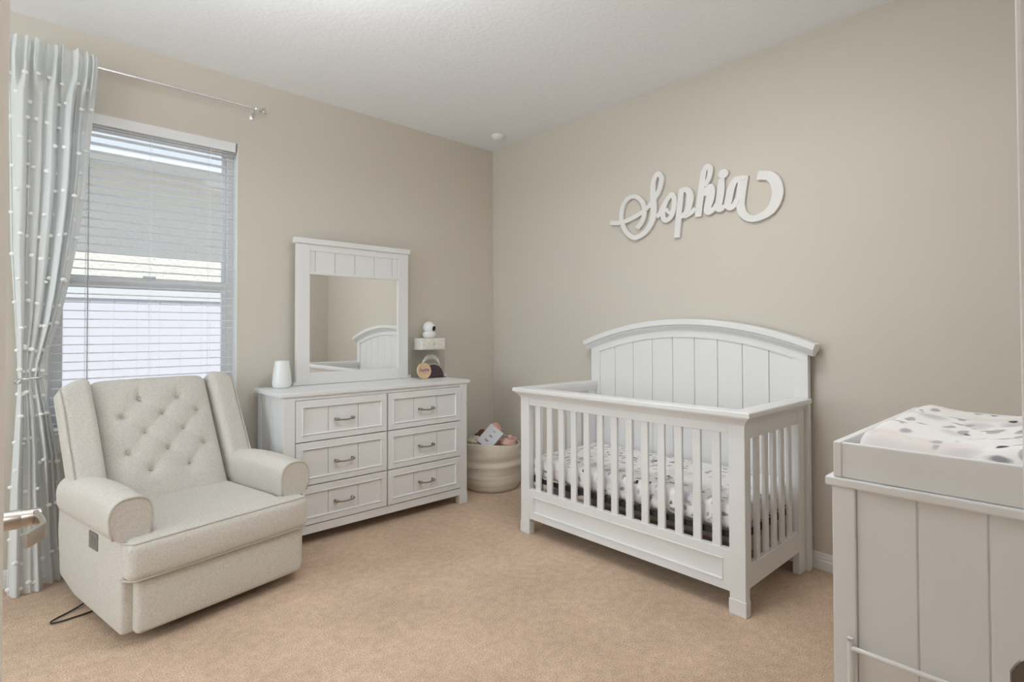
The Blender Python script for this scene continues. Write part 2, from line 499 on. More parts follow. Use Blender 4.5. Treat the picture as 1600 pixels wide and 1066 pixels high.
# ------------------------------------------------------------------ the window
t = thing('window_1', None, None, (0.55, YW+0.1, WZ0), kind='structure')
FY = YW + 0.085
b = NB()
box(b, WX0, WX0+0.035, FY-0.012, FY+0.05, WZ0, WZ1, 0.003); box(b, WX1-0.035, WX1, FY-0.012, FY+0.05, WZ0, WZ1, 0.003)
box(b, WX0+0.034, WX1-0.034, FY-0.012, FY+0.05, WZ1-0.035, WZ1, 0.003); box(b, WX0+0.034, WX1-0.034, FY-0.012, FY+0.05, WZ0, WZ0+0.03, 0.003)
obj('window_frame', b, VINYL, t)
def sash(y0, y1, z0, z1, w, mr_top=0, mr_bot=0):
    b = NB(); x0, x1 = WX0+0.034, WX1-0.034
    box(b, x0, x0+w, y0, y1, z0, z1, 0.003); box(b, x1-w, x1, y0, y1, z0, z1, 0.003)
    box(b, x0+w-.001, x1-w+.001, y0, y1, z1-max(w, mr_top), z1, 0.003); box(b, x0+w-.001, x1-w+.001, y0, y1, z0, z0+max(w, mr_bot), 0.003)
    return b, (x0+w, x1-w, z0+max(w, mr_bot), z1-max(w, mr_top))
ZM = 1.470
b, g = sash(FY+0.024, FY+0.044, ZM-0.03, WZ1-0.034, 0.024, 0.024, 0.045)
obj('upper_sash', b, VINYL, t)
b = NB(); box(b, g[0]-.004, g[1]+.004, FY+0.032, FY+0.036, g[2]-.004, g[3]+.004); obj('upper_pane', b, GLASS, t)
b, g = sash(FY, FY+0.022, WZ0+0.029, ZM+0.033, 0.030, 0.058, 0.04)
box(b, 0.52, 0.58, FY-0.008, FY+0.01, ZM+0.031, ZM+0.043, 0.003)
obj('lower_sash', b, VINYL, t)
b = NB(); box(b, g[0]-.004, g[1]+.004, FY+0.009, FY+0.013, g[2]-.004, g[3]+.004); obj('lower_pane', b, GLASS, t)
b = NB()
box(b, WX0-0.03, WX1+0.03, YW-0.022, YW+0.085, WZ0-0.004, WZ0+0.014, 0.004)
box(b, WX0-0.015, WX1+0.015, YW-0.014, YW+0.001, WZ0-0.088, WZ0-0.003, 0.004)
obj('window_sill', b, TRIM, t)
b = NB()   # white jamb liners of the opening
box(b, WX0, WX0+0.004, YW+0.001, FY, WZ0, WZ1); box(b, WX1-0.004, WX1, YW+0.001, FY, WZ0, WZ1); box(b, WX0, WX1, YW+0.001, FY, WZ1-0.004, WZ1)
obj('window_liner', b, TRIM, t)
# made-up window in the unseen far left wall, added to let fill light in
t = thing('added_window', None, None, (XL-0.08, 2.15, FZ0), kind='structure')
b = NB()
for y0, y1 in ((FY0, FY0+.05), (FY1-.05, FY1), ((FY0+FY1)/2-.025, (FY0+FY1)/2+.025)):
    box(b, XL-0.10, XL-0.04, y0, y1, FZ0, FZ1, 0.003)
for z0, z1 in ((FZ0, FZ0+.05), (FZ1-.05, FZ1)):
    box(b, XL-0.10, XL-0.04, FY0, FY1, z0, z1, 0.003)
obj('window_frame', b, VINYL, t)
b = NB(); box(b, XL-0.075, XL-0.07, FY0+.04, FY1-.04, FZ0+.04, FZ1-.04); obj('added_pane', b, GLASS, t)

# ------------------------------------------------------------------ blind
t = thing('window_blind', 'white horizontal slat blind hanging open in the window', 'blind', (0.55, YW+0.03, WZ0+0.02))
BX0, BX1, BY = WX0+0.012, WX1-0.012, YW+0.034
b = NB()
box(b, BX0-0.004, BX1+0.004, YW-0.004, YW+0.010, WZ1-0.058, WZ1-0.003, 0.003)
box(b, BX1-0.004, BX1+0.004, YW-0.004, YW+0.045, WZ1-0.058, WZ1-0.003, 0.003)
obj('valance', b, VINYL, t)
b = NB(); box(b, BX0, BX1, BY-0.022, BY+0.022, WZ1-0.055, WZ1-0.008, 0.002); obj('headrail', b, SLATM, t)
b = NB()
zs = []
z = 0.745
while z < WZ1-0.075:
    zs.append(z); z += 0.0438
z1 = WZ1-0.066
for z in zs + [z1, z1-0.012]:
    prof = []
    for i in range(9):
        a = i/8*2-1
        prof.append((BY+a*0.0245, z+0.0022*(1-a*a)))
    prof += [(p[0], p[1]-0.0026) for p in reversed(prof)]
    prism(b, prof, 'x', BX0+0.003, BX1-0.003)
obj('slats', b, SLATT, t)
b = NB()
for x in (0.265, 0.545, 0.835):
    for y in (BY-0.0255, BY+0.0255): tube(b, [(x, y, 0.72), (x, y, WZ1-0.05)], 0.0009, 5)
obj('ladder_cord', b, SLATM, t)
b = NB()
tube(b, [(0.272, BY-0.032, 0.93), (0.272, BY-0.032, WZ1-0.06)], 0.0026, 8)
obj('tilt_wand', b, mat('clear_grey_wand', (0.42, 0.43, 0.45), 0.3), t)
b = NB(); box(b, BX0+0.003, BX1-0.003, BY-0.0245, BY+0.0245, 0.708, 0.726, 0.003); obj('bottom_rail', b, SLATM, t)

# ------------------------------------------------------------------ curtain rod, curtain
t = thing('curtain_rod', 'thin chrome curtain rod with clear ball finial above the window', 'curtain rod', (0.5, 3.43, 2.547))
RY, RZ = 3.427, 2.547
b = NB(); tube(b, [(-0.02, RY, RZ), (0.62, RY, RZ)], 0.0088, 14); tube(b, [(0.60, RY, RZ), (1.075, RY, RZ)], 0.0072, 14)
obj('rod', b, CHROME, t, smooth=40)
for x in (1.055, 0.03):
    b = NB()
    tube(b, [(x, YW-0.001, RZ-0.012), (x, RY+0.02, RZ-0.012), (x, RY, RZ-0.014), (x, RY-0.012, RZ-0.006), (x, RY-0.014, RZ+0.004)], 0.0045, 8)
    box(b, x-0.012, x+0.012, YW-0.004, YW+0.0, RZ-0.045, RZ+0.02, 0.001)
    obj('bracket', b, CHROME, t, smooth=40)
for x, s in ((1.078, 1), (-0.022, -1)):
    b = NB()
    M = Matrix.Translation((x, RY, RZ)) @ Matrix.Rotation(s*PI/2, 4, 'Y')
    lathe(b, [(0.0085, 0), (0.0135, 0.003), (0.0135, 0.008), (0.008, 0.011)], 0, 0, 20, M=M)
    f = obj('finial', b, CHROME, t, smooth=40)
    b = NB(); ball(b, (x+s*0.026, RY, RZ), 0.0175, n=6)
    obj('crystal_ball', b, CRYSTAL, f, label='clear faceted ball')

def curt():
    L = [(0.0, -0.016), (0.02, -0.018), (0.5, -0.01), (0.985, 0.012), (1.6, -0.02), (2.5, -0.036), (2.6, -0.03)]
    R = [(0.0, 0.205), (0.18, 0.190), (0.40, 0.176), (0.62, 0.158), (0.80, 0.130), (0.93, 0.105), (0.985, 0.098), (1.05, 0.105), (1.15, 0.130), (1.263, 0.158), (1.42, 0.188), (1.60, 0.216), (1.78, 0.240), (1.95, 0.258), (2.2, 0.272), (2.45, 0.292), (2.56, 0.298), (2.6, 0.292)]
    nu, nv = 260, 170
    ZT = 2.592
    def f(u, v):
        z = 0.004 + (ZT-0.004)*v
        l, r = interp(L, z), interp(R, z)
        tie = math.exp(-((z-0.985)/0.20)**2)
        low = smoothstep(0.95, 0.1, z)
        uu = u + 0.018*math.sin(2*PI*u*1.5+0.6) * (4*u*(1-u))
        wob = 0.35*math.sin(z*1.3+u*4.0) + 0.22*math.sin(z*2.9+u*11.0)
        ph = 2*PI*(5.6*uu + 0.16*math.sin(2*PI*uu*2.3+1.0) + 0.05*math.sin(2*PI*uu*5)) + wob
        a = (0.027 + 0.013*math.sin(2*PI*uu*1.7+0.8))*(1-0.35*low)
        sh = math.sin(ph) + 0.30*math.sin(2*ph+0.9) + 0.14*math.sin(3.1*ph+z*3)
        y = 3.415 + a*(1-0.60*tie)*sh
        hd = math.sin(2*PI*9.3*u + 1.2*math.sin(2*PI*u*2.1)) 
        yh = RY - 0.030 + 0.013*hd*(1+0.35*abs((z-RZ)/0.045)) + 0.003*math.sin(2*PI*23*u)
        k = smoothstep(2.30, 2.50, z); y = y*(1-k) + yh*k
        y -= 0.060*low*smoothstep(0.62, 0.52, u)
        y += 0.020*low*smoothstep(0.52, 0.68, u)
        x = l + (r-l)*uu + 0.008*math.cos(ph+0.5)*(1-tie)*4*u*(1-u)
        if v > 0.97: z += (0.005*math.sin(2*PI*7*u+1.0)+0.002*math.sin(2*PI*17*u))*(v-0.97)/0.03
        y = min(y, YW-0.026 if z < 0.72 else YW-0.012)
        return (x, y, z)
    b = NB()
    grid(b, nu, nv, f)
    rnd = random.Random(4)
    rows = 24
    for j in range(rows):
        for i in range(7):
            u = (i + (0.5 if j % 2 else 0.0) + 0.25)/7 + rnd.uniform(-.02, .02); v = (j+0.4)/rows + rnd.uniform(-.006, .006)
            if not 0.004 < u < 0.996 or v > 0.965: continue
            p = Vector(f(u, v)); q = Vector(f(u+.004, v)); w = Vector(f(u, v+.004))
            n = (q-p).cross(w-p); n.normalize()
            if n.y > 0: n = -n
            r = rnd.uniform(0.0095, 0.0125)
            ball(b, p+n*0.003, r, (1.0, 0.55, 0.82), n=6, mi=1)
    return b
t = thing('curtain', 'sheer white curtain with pompom dots, tied back left of the window', 'curtain', (0.1, 3.41, 0.0))
c = obj('drape', curt(), [SHEER, POM], t, smooth=180)
b = NB()
ring = []
for i in range(40):
    a = 2*PI*i/40
    ring.append((0.060+0.050*math.cos(a), 3.412+0.045*math.sin(a), 0.988+0.004*math.cos(a)))
tube(b, ring, 0.0055, 8, closed=True)
tube(b, [(0.018, 3.375, 0.982), (0.010, 3.368, 0.975), (0.012, 3.366, 0.966)], 0.005, 8)
k = obj('tieback', b, CHROME, t, smooth=60, label='silver tieback ring with crystal bead')
for p, r in (((0.010, 3.364, 0.978), 0.015), ((0.106, 3.385, 0.990), 0.010)):
    obj('bead', ball(NB(), p, r, n=6), CRYSTAL, k)

# ------------------------------------------------------------------ sign on the right wall
STK = [[(2.2535, 1.9422, 8.5), (2.1834, 1.9317, 8.5), (2.1268, 1.9344, 8), (2.063, 1.9496, 8), (2.0042, 1.97, 8), (1.9721, 1.9875, 8), (1.9352, 2.0126, 8), (1.9006, 2.0498, 8), (1.8748, 2.0857, 8), (1.8584, 2.1311, 8), (1.8558, 2.1711, 8), (1.8786, 2.1983, 8), (1.902, 2.1768, 8), (1.914, 2.1383, 8.5), (1.9157, 2.0895, 9.7), (1.9135, 2.0153, 10.5), (1.913, 1.9539, 10.5), (1.9251, 1.9025, 10), (1.9563, 1.8577, 9.5), (1.9998, 1.8264, 9), (2.0565, 1.815, 8.5), (2.1065, 1.8449, 8), (2.142, 1.8925, 8), (2.1588, 1.9422, 7.5), (2.1595, 1.994, 7.5), (2.141, 2.0511, 7.5), (2.0998, 2.0844, 7.5), (2.0471, 2.0831, 7.5), (2.0055, 2.0524, 7.5), (1.983, 2.0068, 7.5), (1.9819, 1.9568, 8), (1.9992, 1.9096, 8.5), (2.0362, 1.8732, 9)],
[(1.8909, 1.9222, 8), (1.8634, 1.9498, 8), (1.8389, 1.9901, 8), (1.8184, 2.0162, 7.5), (1.7855, 2.047, 8), (1.7693, 2.0276, 8), (1.7647, 1.9911, 8), (1.7717, 1.9451, 8), (1.7924, 1.9067, 8), (1.8252, 1.8934, 8), (1.844, 1.9217, 8), (1.8391, 1.9672, 8), (1.8184, 2.0162, 7.5)],
[(1.8233, 1.9673, 5), (1.8011, 1.9356, 5), (1.7743, 1.9511, 6)],
[(1.7168, 2.0591, 8.5), (1.7273, 1.9794, 9), (1.7494, 1.7757, 9)],
[(1.7319, 2.0562, 8), (1.6911, 2.06, 9), (1.6659, 2.0396, 10), (1.6595, 2.0031, 11), (1.6726, 1.9391, 10), (1.6966, 1.9088, 9), (1.7202, 1.9028, 9)],
[(1.7009, 1.8978, 8), (1.6535, 1.9135, 7), (1.6251, 1.9361, 7)],
[(1.6099, 1.8823, 10), (1.5994, 1.957, 10), (1.5874, 2.0379, 9.5), (1.5775, 2.1082, 8.5), (1.5682, 2.148, 8), (1.5488, 2.1702, 8), (1.5311, 2.153, 8), (1.5325, 2.1213, 7.5), (1.5427, 2.0896, 7.5), (1.567, 2.0567, 7.5)],
[(1.5695, 2.0003, 6), (1.5512, 2.0346, 9), (1.5312, 2.0476, 9), (1.5255, 2.0202, 11), (1.5338, 1.9748, 12.5), (1.5469, 1.9319, 11), (1.5483, 1.9076, 11), (1.5325, 1.8994, 9), (1.5048, 1.9191, 6)],
[(1.4635, 2.0804, 8), (1.4684, 2.0073, 10.5), (1.4789, 1.9462, 10.5), (1.4846, 1.9156, 10), (1.4701, 1.9039, 9), (1.4432, 1.9196, 6)],
[(1.5404, 1.8931, 6), (1.5147, 1.9039, 6), (1.4929, 1.9375, 7)],
[(1.3566, 2.0489, 8), (1.3841, 2.051, 9), (1.4048, 2.0169, 10), (1.4144, 1.9859, 10.5), (1.4222, 1.9471, 10.5), (1.4262, 1.9203, 10), (1.4133, 1.9035, 9), (1.3909, 1.9124, 8), (1.3722, 1.9453, 7)],
[(1.3932, 2.0602, 7), (1.3529, 2.059, 8), (1.3204, 2.0575, 6)],
[(1.334, 2.0683, 12), (1.345, 2.0123, 13), (1.3528, 1.9454, 12), (1.3543, 1.9024, 11.5), (1.3402, 1.8584, 11), (1.3154, 1.8315, 10), (1.2837, 1.8202, 10), (1.2441, 1.8249, 11), (1.1942, 1.8488, 12.5), (1.1652, 1.8904, 13.5), (1.1525, 1.9447, 14), (1.1641, 2.0002, 14), (1.1924, 2.0362, 13.5), (1.2241, 2.0475, 13.5), (1.2578, 2.054, 13.5)]]
KY, KZ = 0.0042, 0.0035
b = NB()
def ribbon(b, st, xf, xb):
    P = catmull([(y/KY, z/KZ, w) for y, z, w in st], 6)
    a, c = [], []
    for i, p in enumerate(P):
        q0, q1 = P[max(i-1, 0)], P[min(i+1, len(P)-1)]
        d = Vector((q1[0]-q0[0], q1[1]-q0[1])); d.normalize()
        n = Vector((-d.y, d.x))*p[2]/2
        a.append(((p[0]+n.x)*KY, (p[1]+n.y)*KZ)); c.append(((p[0]-n.x)*KY, (p[1]-n.y)*KZ))
    bb = bmesh.new()
    rows = []
    for i, ((ay, az), (cy, cz)) in enumerate(zip(a, c)):
        xq = xf - 0.0025*i/len(a)
        rows.append([bb.verts.new((xq, ay, az)), bb.verts.new((xq, cy, cz)), bb.verts.new((xb, cy, cz)), bb.verts.new((xb, ay, az))])
    for r, s in zip(rows, rows[1:]):
        for k in range(4): bb.faces.new((r[k], r[(k+1) % 4], s[(k+1) % 4], s[k]))
    bb.faces.new(rows[0]); bb.faces.new(rows[-1][::-1])
    bmesh.ops.recalc_face_normals(bb, faces=bb.faces)
    merge(b, bb)
for i, st in enumerate(STK):
    ribbon(b, st, 2.984+0.0002*i, XW-0.006)
pts = []
prism(b, [(1.453+0.0305*math.cos(2*PI*i/28), 2.106+0.0258*math.sin(2*PI*i/28)) for i in range(28)], 'x', 2.9868, XW-0.006)
for y, z in ((2.06, 1.815), (1.57, 2.0), (1.2, 1.85), (1.91, 2.05)):
    box(b, XW-0.008, XW-0.0005, y-0.008, y+0.008, z-0.008, z+0.008)
o = obj('name_sign', b, SIGNM, loc=(XW, 1.70, 1.77))
tag(o, 'white script name sign mounted on the wall above the crib', 'sign')

# smoke detector
t = thing('smoke_detector', 'small round white smoke detector on the ceiling near the corner', 'smoke detector', (2.785, 3.19, ZC))
b = NB(); lathe(b, [(0.052, ZC), (0.052, ZC-0.012), (0.048, ZC-0.020), (0.046, ZC-0.021)], 2.785, 3.19, 40); obj('housing', b, PLASTW, t, smooth=40)
b = NB(); lathe(b, [(0.040, ZC-0.021), (0.040, ZC-0.030), (0.030, ZC-0.037), (0.012, ZC-0.038)], 2.785, 3.19, 40); obj('cover', b, PLASTW, t, smooth=40)

# ------------------------------------------------------------------ dresser
DL, DR, DF, DB = 1.084, 2.352, 3.030, 3.452
t = thing('dresser', 'wide white six-drawer dresser against the window wall under the mirror', 'dresser', ((DL+DR)/2, (DF+DB)/2, 0))
b = NB(); box(b, DL-0.022, DR+0.024, DF-0.008, DB+0.012, 0.838, 0.862, 0.004); obj('top', b, WHITE, t)
b = NB(); box(b, DL+0.03, DR-0.03, DF+0.022, DB-0.01, 0.112, 0.836); obj('carcass', b, WHITE, t)
# face frame with stiles that end in feet
for x0, x1 in ((DL, DL+0.066), (DR-0.061, DR)):
    b = NB(); box(b, x0, x1, DF, DF+0.05, 0.0, 0.838, 0.003); box(b, x0-0.002, x1+0.002, DF-0.002, DF+0.052, 0.0, 0.066, 0.003)
    obj('front_leg', b, WHITE, t)
    b = NB(); box(b, x0, x1, DB-0.05, DB, 0.0, 0.838, 0.003); obj('rear_leg', b, WHITE, t)
b = NB(); box(b, DL+0.064, DR-0.059, DF+0.004, DF+0.03, 0.817, 0.838, 0.001); obj('top_rail', b, WHITE, t)
b = NB(); box(b, DL+0.064, DR-0.059, DF+0.002, DF+0.03, 0.062, 0.110, 0.002); obj('bottom_rail', b, WHITE, t)
for x in (DL+0.006, DR-0.016):
    b = NB()
    y0, y1 = DF+0.048, DB-0.048
    n = 4
    for i in range(n):
        box(b, x, x+0.010, y0+(y1-y0)*i/n+0.0012, y0+(y1-y0)*(i+1)/n-0.0012, 0.066, 0.838, 0.0025, 2)
    box(b, x+0.003, x+0.008, y0, y1, 0.07, 0.835)
    obj('side_panel', b, WHITE, t)
def drawer(x0, x1, z0, z1):
    b = NB(); yf = DF-0.004
    fw = 0.034
    # outer frame
    box(b, x0, x1, yf, yf+0.022, z1-fw, z1, 0.002); box(b, x0, x1, yf, yf+0.022, z0, z0+fw, 0.002)
    box(b, x0, x0+fw, yf+.0002, yf+0.022, z0+fw-.002, z1-fw+.002); box(b, x1-fw, x1, yf+.0002, yf+0.022, z0+fw-.002, z1-fw+.002)
    d = obj('drawer', b, WHITE, t)
    b = NB()
    # raised bead moulding
    for a0, a1, c0, c1 in ((x0+fw-.004, x1-fw+.004, z1-fw-.010, z1-fw+.002), (x0+fw-.004, x1-fw+.004, z0+fw-.002, z0+fw+.010)):
        prism(b, [(yf+0.012, c0), (yf-0.002, c0+.003), (yf-0.004, (c0+c1)/2), (yf-0.002, c1-.003), (yf+0.012, c1)], 'x', a0, a1)
    for a0, a1 in ((x0+fw-.004, x0+fw+.008), (x1-fw-.008, x1-fw+.004)):
        prism(b, [(a0, yf+0.012), (a0+.003, yf-0.002), ((a0+a1)/2, yf-0.004), (a1-.003, yf-0.002), (a1, yf+0.012)], 'z', z0+fw-.002, z1-fw+.002)
    obj('moulding', b, WHITE, d, smooth=50)
    b = NB()
    xm = (x0+x1)/2; w = (x1-x0-2*fw)
    hw = 0.093 if x1-x0 > 0.563 else 0.090
    for a0, a1 in ((x0+fw, xm-hw), (xm-hw, xm+hw), (xm+hw, x1-fw)):
        box(b, a0+0.0012, a1-0.0012, yf+0.008, yf+0.018, z0+fw, z1-fw, 0.002)
    obj('panel', b, WHITE, d)
    zc = (z0+z1)/2 - 0.004
    b = NB()
    P = catmull([(xm-0.052, yf+0.008, zc), (xm-0.052, yf-0.012, zc-0.001), (xm-0.044, yf-0.022, zc-0.003), (xm-0.02, yf-0.026, zc-0.006), (xm, yf-0.027, zc-0.007), (xm+0.02, yf-0.026, zc-0.006), (xm+0.044, yf-0.022, zc-0.003), (xm+0.052, yf-0.012, zc-0.001), (xm+0.052, yf+0.008, zc)], 5)
    n = len(P); rr = []
    for i in range(n):
        a = abs(2*i/(n-1)-1); rr.append(0.0042+0.0040*smoothstep(0.35, 0.62, a)-0.0012*smoothstep(0.8, 1.0, a))
    tube(b, P, rr, 10)
    for s in (-1, 1): ball(b, (xm+s*0.049, yf-0.017, zc-0.001), 0.0095, (1.35, 0.9, 0.9), n=8)
    obj('handle', b, METAL, d, smooth=180, label='pewter bow handle')
ZR = [(0.115, 0.331), (0.337, 0.577), (0.583, 0.814)]
for x0, x1 in ((1.153, 1.717), (1.727, 2.290)):
    for z0, z1 in ZR: drawer(x0, x1, z0, z1)

# ------------------------------------------------------------------ mirror
MF, MB = 3.415, 3.447
t = thing('dresser_mirror', 'white framed rectangular mirror standing on the back of the dresser', 'mirror', (1.706, 3.43, 0.862))
b = NB(); box(b, 1.301, 1.386, MF, MB, 0.864, 1.766, 0.003); obj('stile', b, WHITE, t)
b = NB(); box(b, 2.028, 2.111, MF, MB, 0.864, 1.766, 0.003); obj('stile', b, WHITE, t)
b = NB(); box(b, 1.285, 2.122, MF-0.012, MB+0.002, 1.764, 1.800, 0.004); obj('cap', b, WHITE, t)
b = NB(); box(b, 1.385, 2.029, MF+0.001, MB, 1.722, 1.765, 0.002); box(b, 1.385, 2.029, MF+0.001, MB, 1.571, 1.590, 0.002)
x = [1.386, 1.423, 1.556, 1.697, 1.841, 1.982, 2.028]
for a0, a1 in zip(x, x[1:]): box(b, a0+0.001, a1-0.001, MF+0.007, MB-0.002, 1.585, 1.726, 0.0025)
obj('top_panel', b, WHITE, t)
b = NB(); box(b, 1.385, 2.029, MF+0.0005, MB, 0.864, 0.940, 0.002); obj('lower_rail', b, WHITE, t)
b = NB(); box(b, 1.289, 2.140, MF+0.006, MB, 0.862, 0.884, 0.003); obj('foot', b, WHITE, t)
b = NB(); box(b, 1.384, 2.030, MF+0.012, MF+0.018, 0.938, 1.573); obj('mirror_glass', b, MIRROR, t)
b = NB(); box(b, 1.384, 2.030, MF+0.0185, MF+0.024, 0.938, 1.573); obj('backing', b, WHITE, t)

# ------------------------------------------------------------------ things on the dresser
ZD = 0.862
t = thing('night_light', 'white tapered table night light on the left end of the dresser', 'lamp', (1.19, 3.352, ZD))
b = NB()
lathe(b, [(0.040, 0.8625), (0.047, 0.866), (0.0530, 0.876), (0.0552, 0.890), (0.0545, 0.905), (0.0500, 0.950), (0.0440, 0.998), (0.0405, 1.020), (0.0385, 1.0265), (0.034, 1.028), (0.0, 1.028)], 1.19, 3.352, 56, cap=False)
obj('shade', b, PLASTW, t, smooth=60)
b = NB(); lathe(b, [(0.038, ZD), (0.040, 0.8635), (0.0, 0.8636)], 1.19, 3.352, 40, cap=False); obj('base', b, PLASTW, t, smooth=40)

# acrylic keepsake box
AX0, AX1, AY0, AY1 = 2.150, 2.405, 3.372, 3.440
t = thing('acrylic_box', 'clear acrylic keepsake box with white arched lettering marks, under the small drawer box', 'box', ((AX0+AX1)/2, 3.406, ZD))
b = NB()
T = 0.004; ZT2 = 1.066
box(b, AX0, AX1, AY0, AY0+T, ZD, ZT2); box(b, AX0, AX1, AY1-T, AY1, ZD, ZT2)
box(b, AX0, AX0+T, AY0+T, AY1-T, ZD, ZT2); box(b, AX1-T, AX1, AY0+T, AY1-T, ZD, ZT2)
box(b, AX0+T, AX1-T, AY0+T, AY1-T, ZD, ZD+T); box(b, AX0+T, AX1-T, AY0+T, AY1-T, ZT2-T, ZT2)
obj('shell', b, ACRYL, t)
b = NB()
rnd = random.Random(5)
cx, cz = 2.278, 0.915
for i in range(13):
    a = PI*(0.16 + 0.68*i/12)
    r0, r1 = 0.082, 0.098 + 0.022*(1-abs(2*i/12-1)) + rnd.uniform(-.004, .006)
    p0 = Vector((cx+1.10*r0*math.cos(a), AY0-0.0008, cz+r0*math.sin(a))); p1 = Vector((cx+1.10*r1*math.cos(a*0.6+PI*0.2), AY0-0.0008, cz+r1*math.sin(a*0.6+PI*0.2)))
    tube(b, [p0, (p0+p1)/2, p1], [0.0018, 0.0030, 0.0016], 6)
    if i % 3 == 0: ball(b, tuple(p0), 0.0042, (1, 0.3, 1), n=5)
obj('printed_marks', b, mat('white_print', (0.88, 0.86, 0.80), 0.5), t)

t = thing('half_round_brush', 'dark plum half-round shape with a pale rim beside the name disc', 'ornament', (2.262, 3.318, ZD))
b = NB()
pts = [(2.262+0.088*math.cos(PI*i/28), 0.867+0.092*math.sin(PI*i/28)) for i in range(29)]
prism(b, pts, 'y', 3.306, 3.330, 0.003)
obj('body', b, PLUM, t, smooth=40)
b = NB(); box(b, 2.165, 2.366, 3.300, 3.336, ZD, 0.868, 0.002); obj('base', b, PLUM, t)
b = NB(); tube(b, [(2.262+0.0905*math.cos(PI*i/36), 3.318, 0.868+0.0945*math.sin(PI*i/36)) for i in range(1, 36)], 0.0032, 8)
obj('rim', b, mat('pale_rim', (0.55, 0.49, 0.45), 0.5), t, smooth=60)
o = obj('bead_ornament', ball(NB(), (2.384, 3.33, 0.8725), 0.0105, n=10), PLASTW, smooth=180, loc=(2.384, 3.33, 0.862))
tag(o, 'tiny white bead beside the plum shape on the dresser', 'bead')

# wooden name disc
t = thing('name_disc', 'round pale wooden disc with purple written name leaning on the plum shape', 'plaque', (2.164, 3.285, ZD))
Md = Matrix.Translation((2.164, 3.288, ZD+0.0575)) @ Matrix.Rotation(math.radians(-6), 4, 'X') @ Matrix.Rotation(PI/2, 4, 'X')
b = NB(); lathe(b, [(0.0, -0.004), (0.058, -0.004), (0.058, 0.0035), (0.0565, 0.0045), (0.0530, 0.0045), (0.052, 0.0040), (0.0, 0.0040)], 0, 0, 56, cap=False, M=Md)
o = obj('disc', b, WOODD, t, smooth=30)
b = NB()
ring = [Md @ Vector((0.0550*math.cos(2*PI*i/56), 0.0550*math.sin(2*PI*i/56), 0.0042)) for i in range(56)]
tube(b, ring, 0.0018, 6, closed=True); obj('rim', b, WOODEDGE, t, smooth=180)
def text_mesh(s, size):
    cu = bpy.data.curves.new('txt', 'FONT'); cu.body = s; cu.size = size; cu.extrude = 0.0006
    cu.align_x = 'CENTER'; cu.align_y = 'CENTER'; cu.shear = 0.2; cu.offset = 0.0008
    ob = bpy.data.objects.new('txt', cu); COL.objects.link(ob)
    dg = bpy.context.evaluated_depsgraph_get(); dg.update()
    me = bpy.data.meshes.new_from_object(ob.evaluated_get(dg))
    bm = NB(); bm.from_mesh(me)
    bpy.data.objects.remove(ob); bpy.data.meshes.remove(me); bpy.data.curves.remove(cu)
    return bm
b = text_mesh('Sophia', 0.031)
b.transform(Md @ Matrix.Translation((0, 0.006, 0.0046)))
for i in range(5):
    p = Md @ Vector((-0.018+0.009*i, -0.018, 0.0046)); q = Md @ Vector((-0.013+0.009*i, -0.018+0.002*(-1)**i, 0.0046))
    tube(b, [p, q], 0.0012, 6)
obj('written_name', b, PURPLE, t, label='purple handwriting')

t = thing('trinket_drawer', 'small pearly white one-drawer box stacked under the baby monitor', 'box', (2.287, 3.406, 1.0665))
b = NB(); box(b, 2.180, 2.394, 3.350, 3.448, 1.0665, 1.152, 0.003); obj('case', b, PEARL, t)
b = NB(); box(b, 2.190, 2.384, 3.345, 3.351, 1.074, 1.145, 0.0015); d = obj('drawer', b, PEARL, t)
b = NB(); ball(b, (2.287, 3.339, 1.109), 0.008, n=8); tube(b, [(2.287, 3.349, 1.109), (2.287, 3.340, 1.109)], 0.003, 8); obj('knob', b, GOLD, d, smooth=180)

t = thing('baby_monitor', 'white round baby camera with black lens on top of the small box', 'camera', (2.284, 3.40, 1.152))
b = NB(); lathe(b, [(0.030, 1.152), (0.038, 1.154), (0.046, 1.165), (0.0495, 1.180), (0.049, 1.192), (0.045, 1.198), (0.030, 1.200)], 2.284, 3.40, 48); obj('base', b, PLASTW, t, smooth=50)
b = NB(); ball(b, (2.284, 3.40, 1.2305), 0.0475, n=20); h = obj('head', b, PLASTW, t, smooth=180)
dirv = Vector((0.33, -0.93, -0.16)).normalized()
Ml = Matrix.Translation(Vector((2.284, 3.40, 1.2305))) @ dirv.to_track_quat('Z', 'Y').to_matrix().to_4x4()
b = NB(); lathe(b, [(0.0, 0.0495), (0.012, 0.0488), (0.0185, 0.0455), (0.020, 0.0420), (0.020, 0.040)], 0, 0, 32, cap=False, M=Ml); obj('lens', b, BLKGL, h, smooth=60, label='black camera lens')

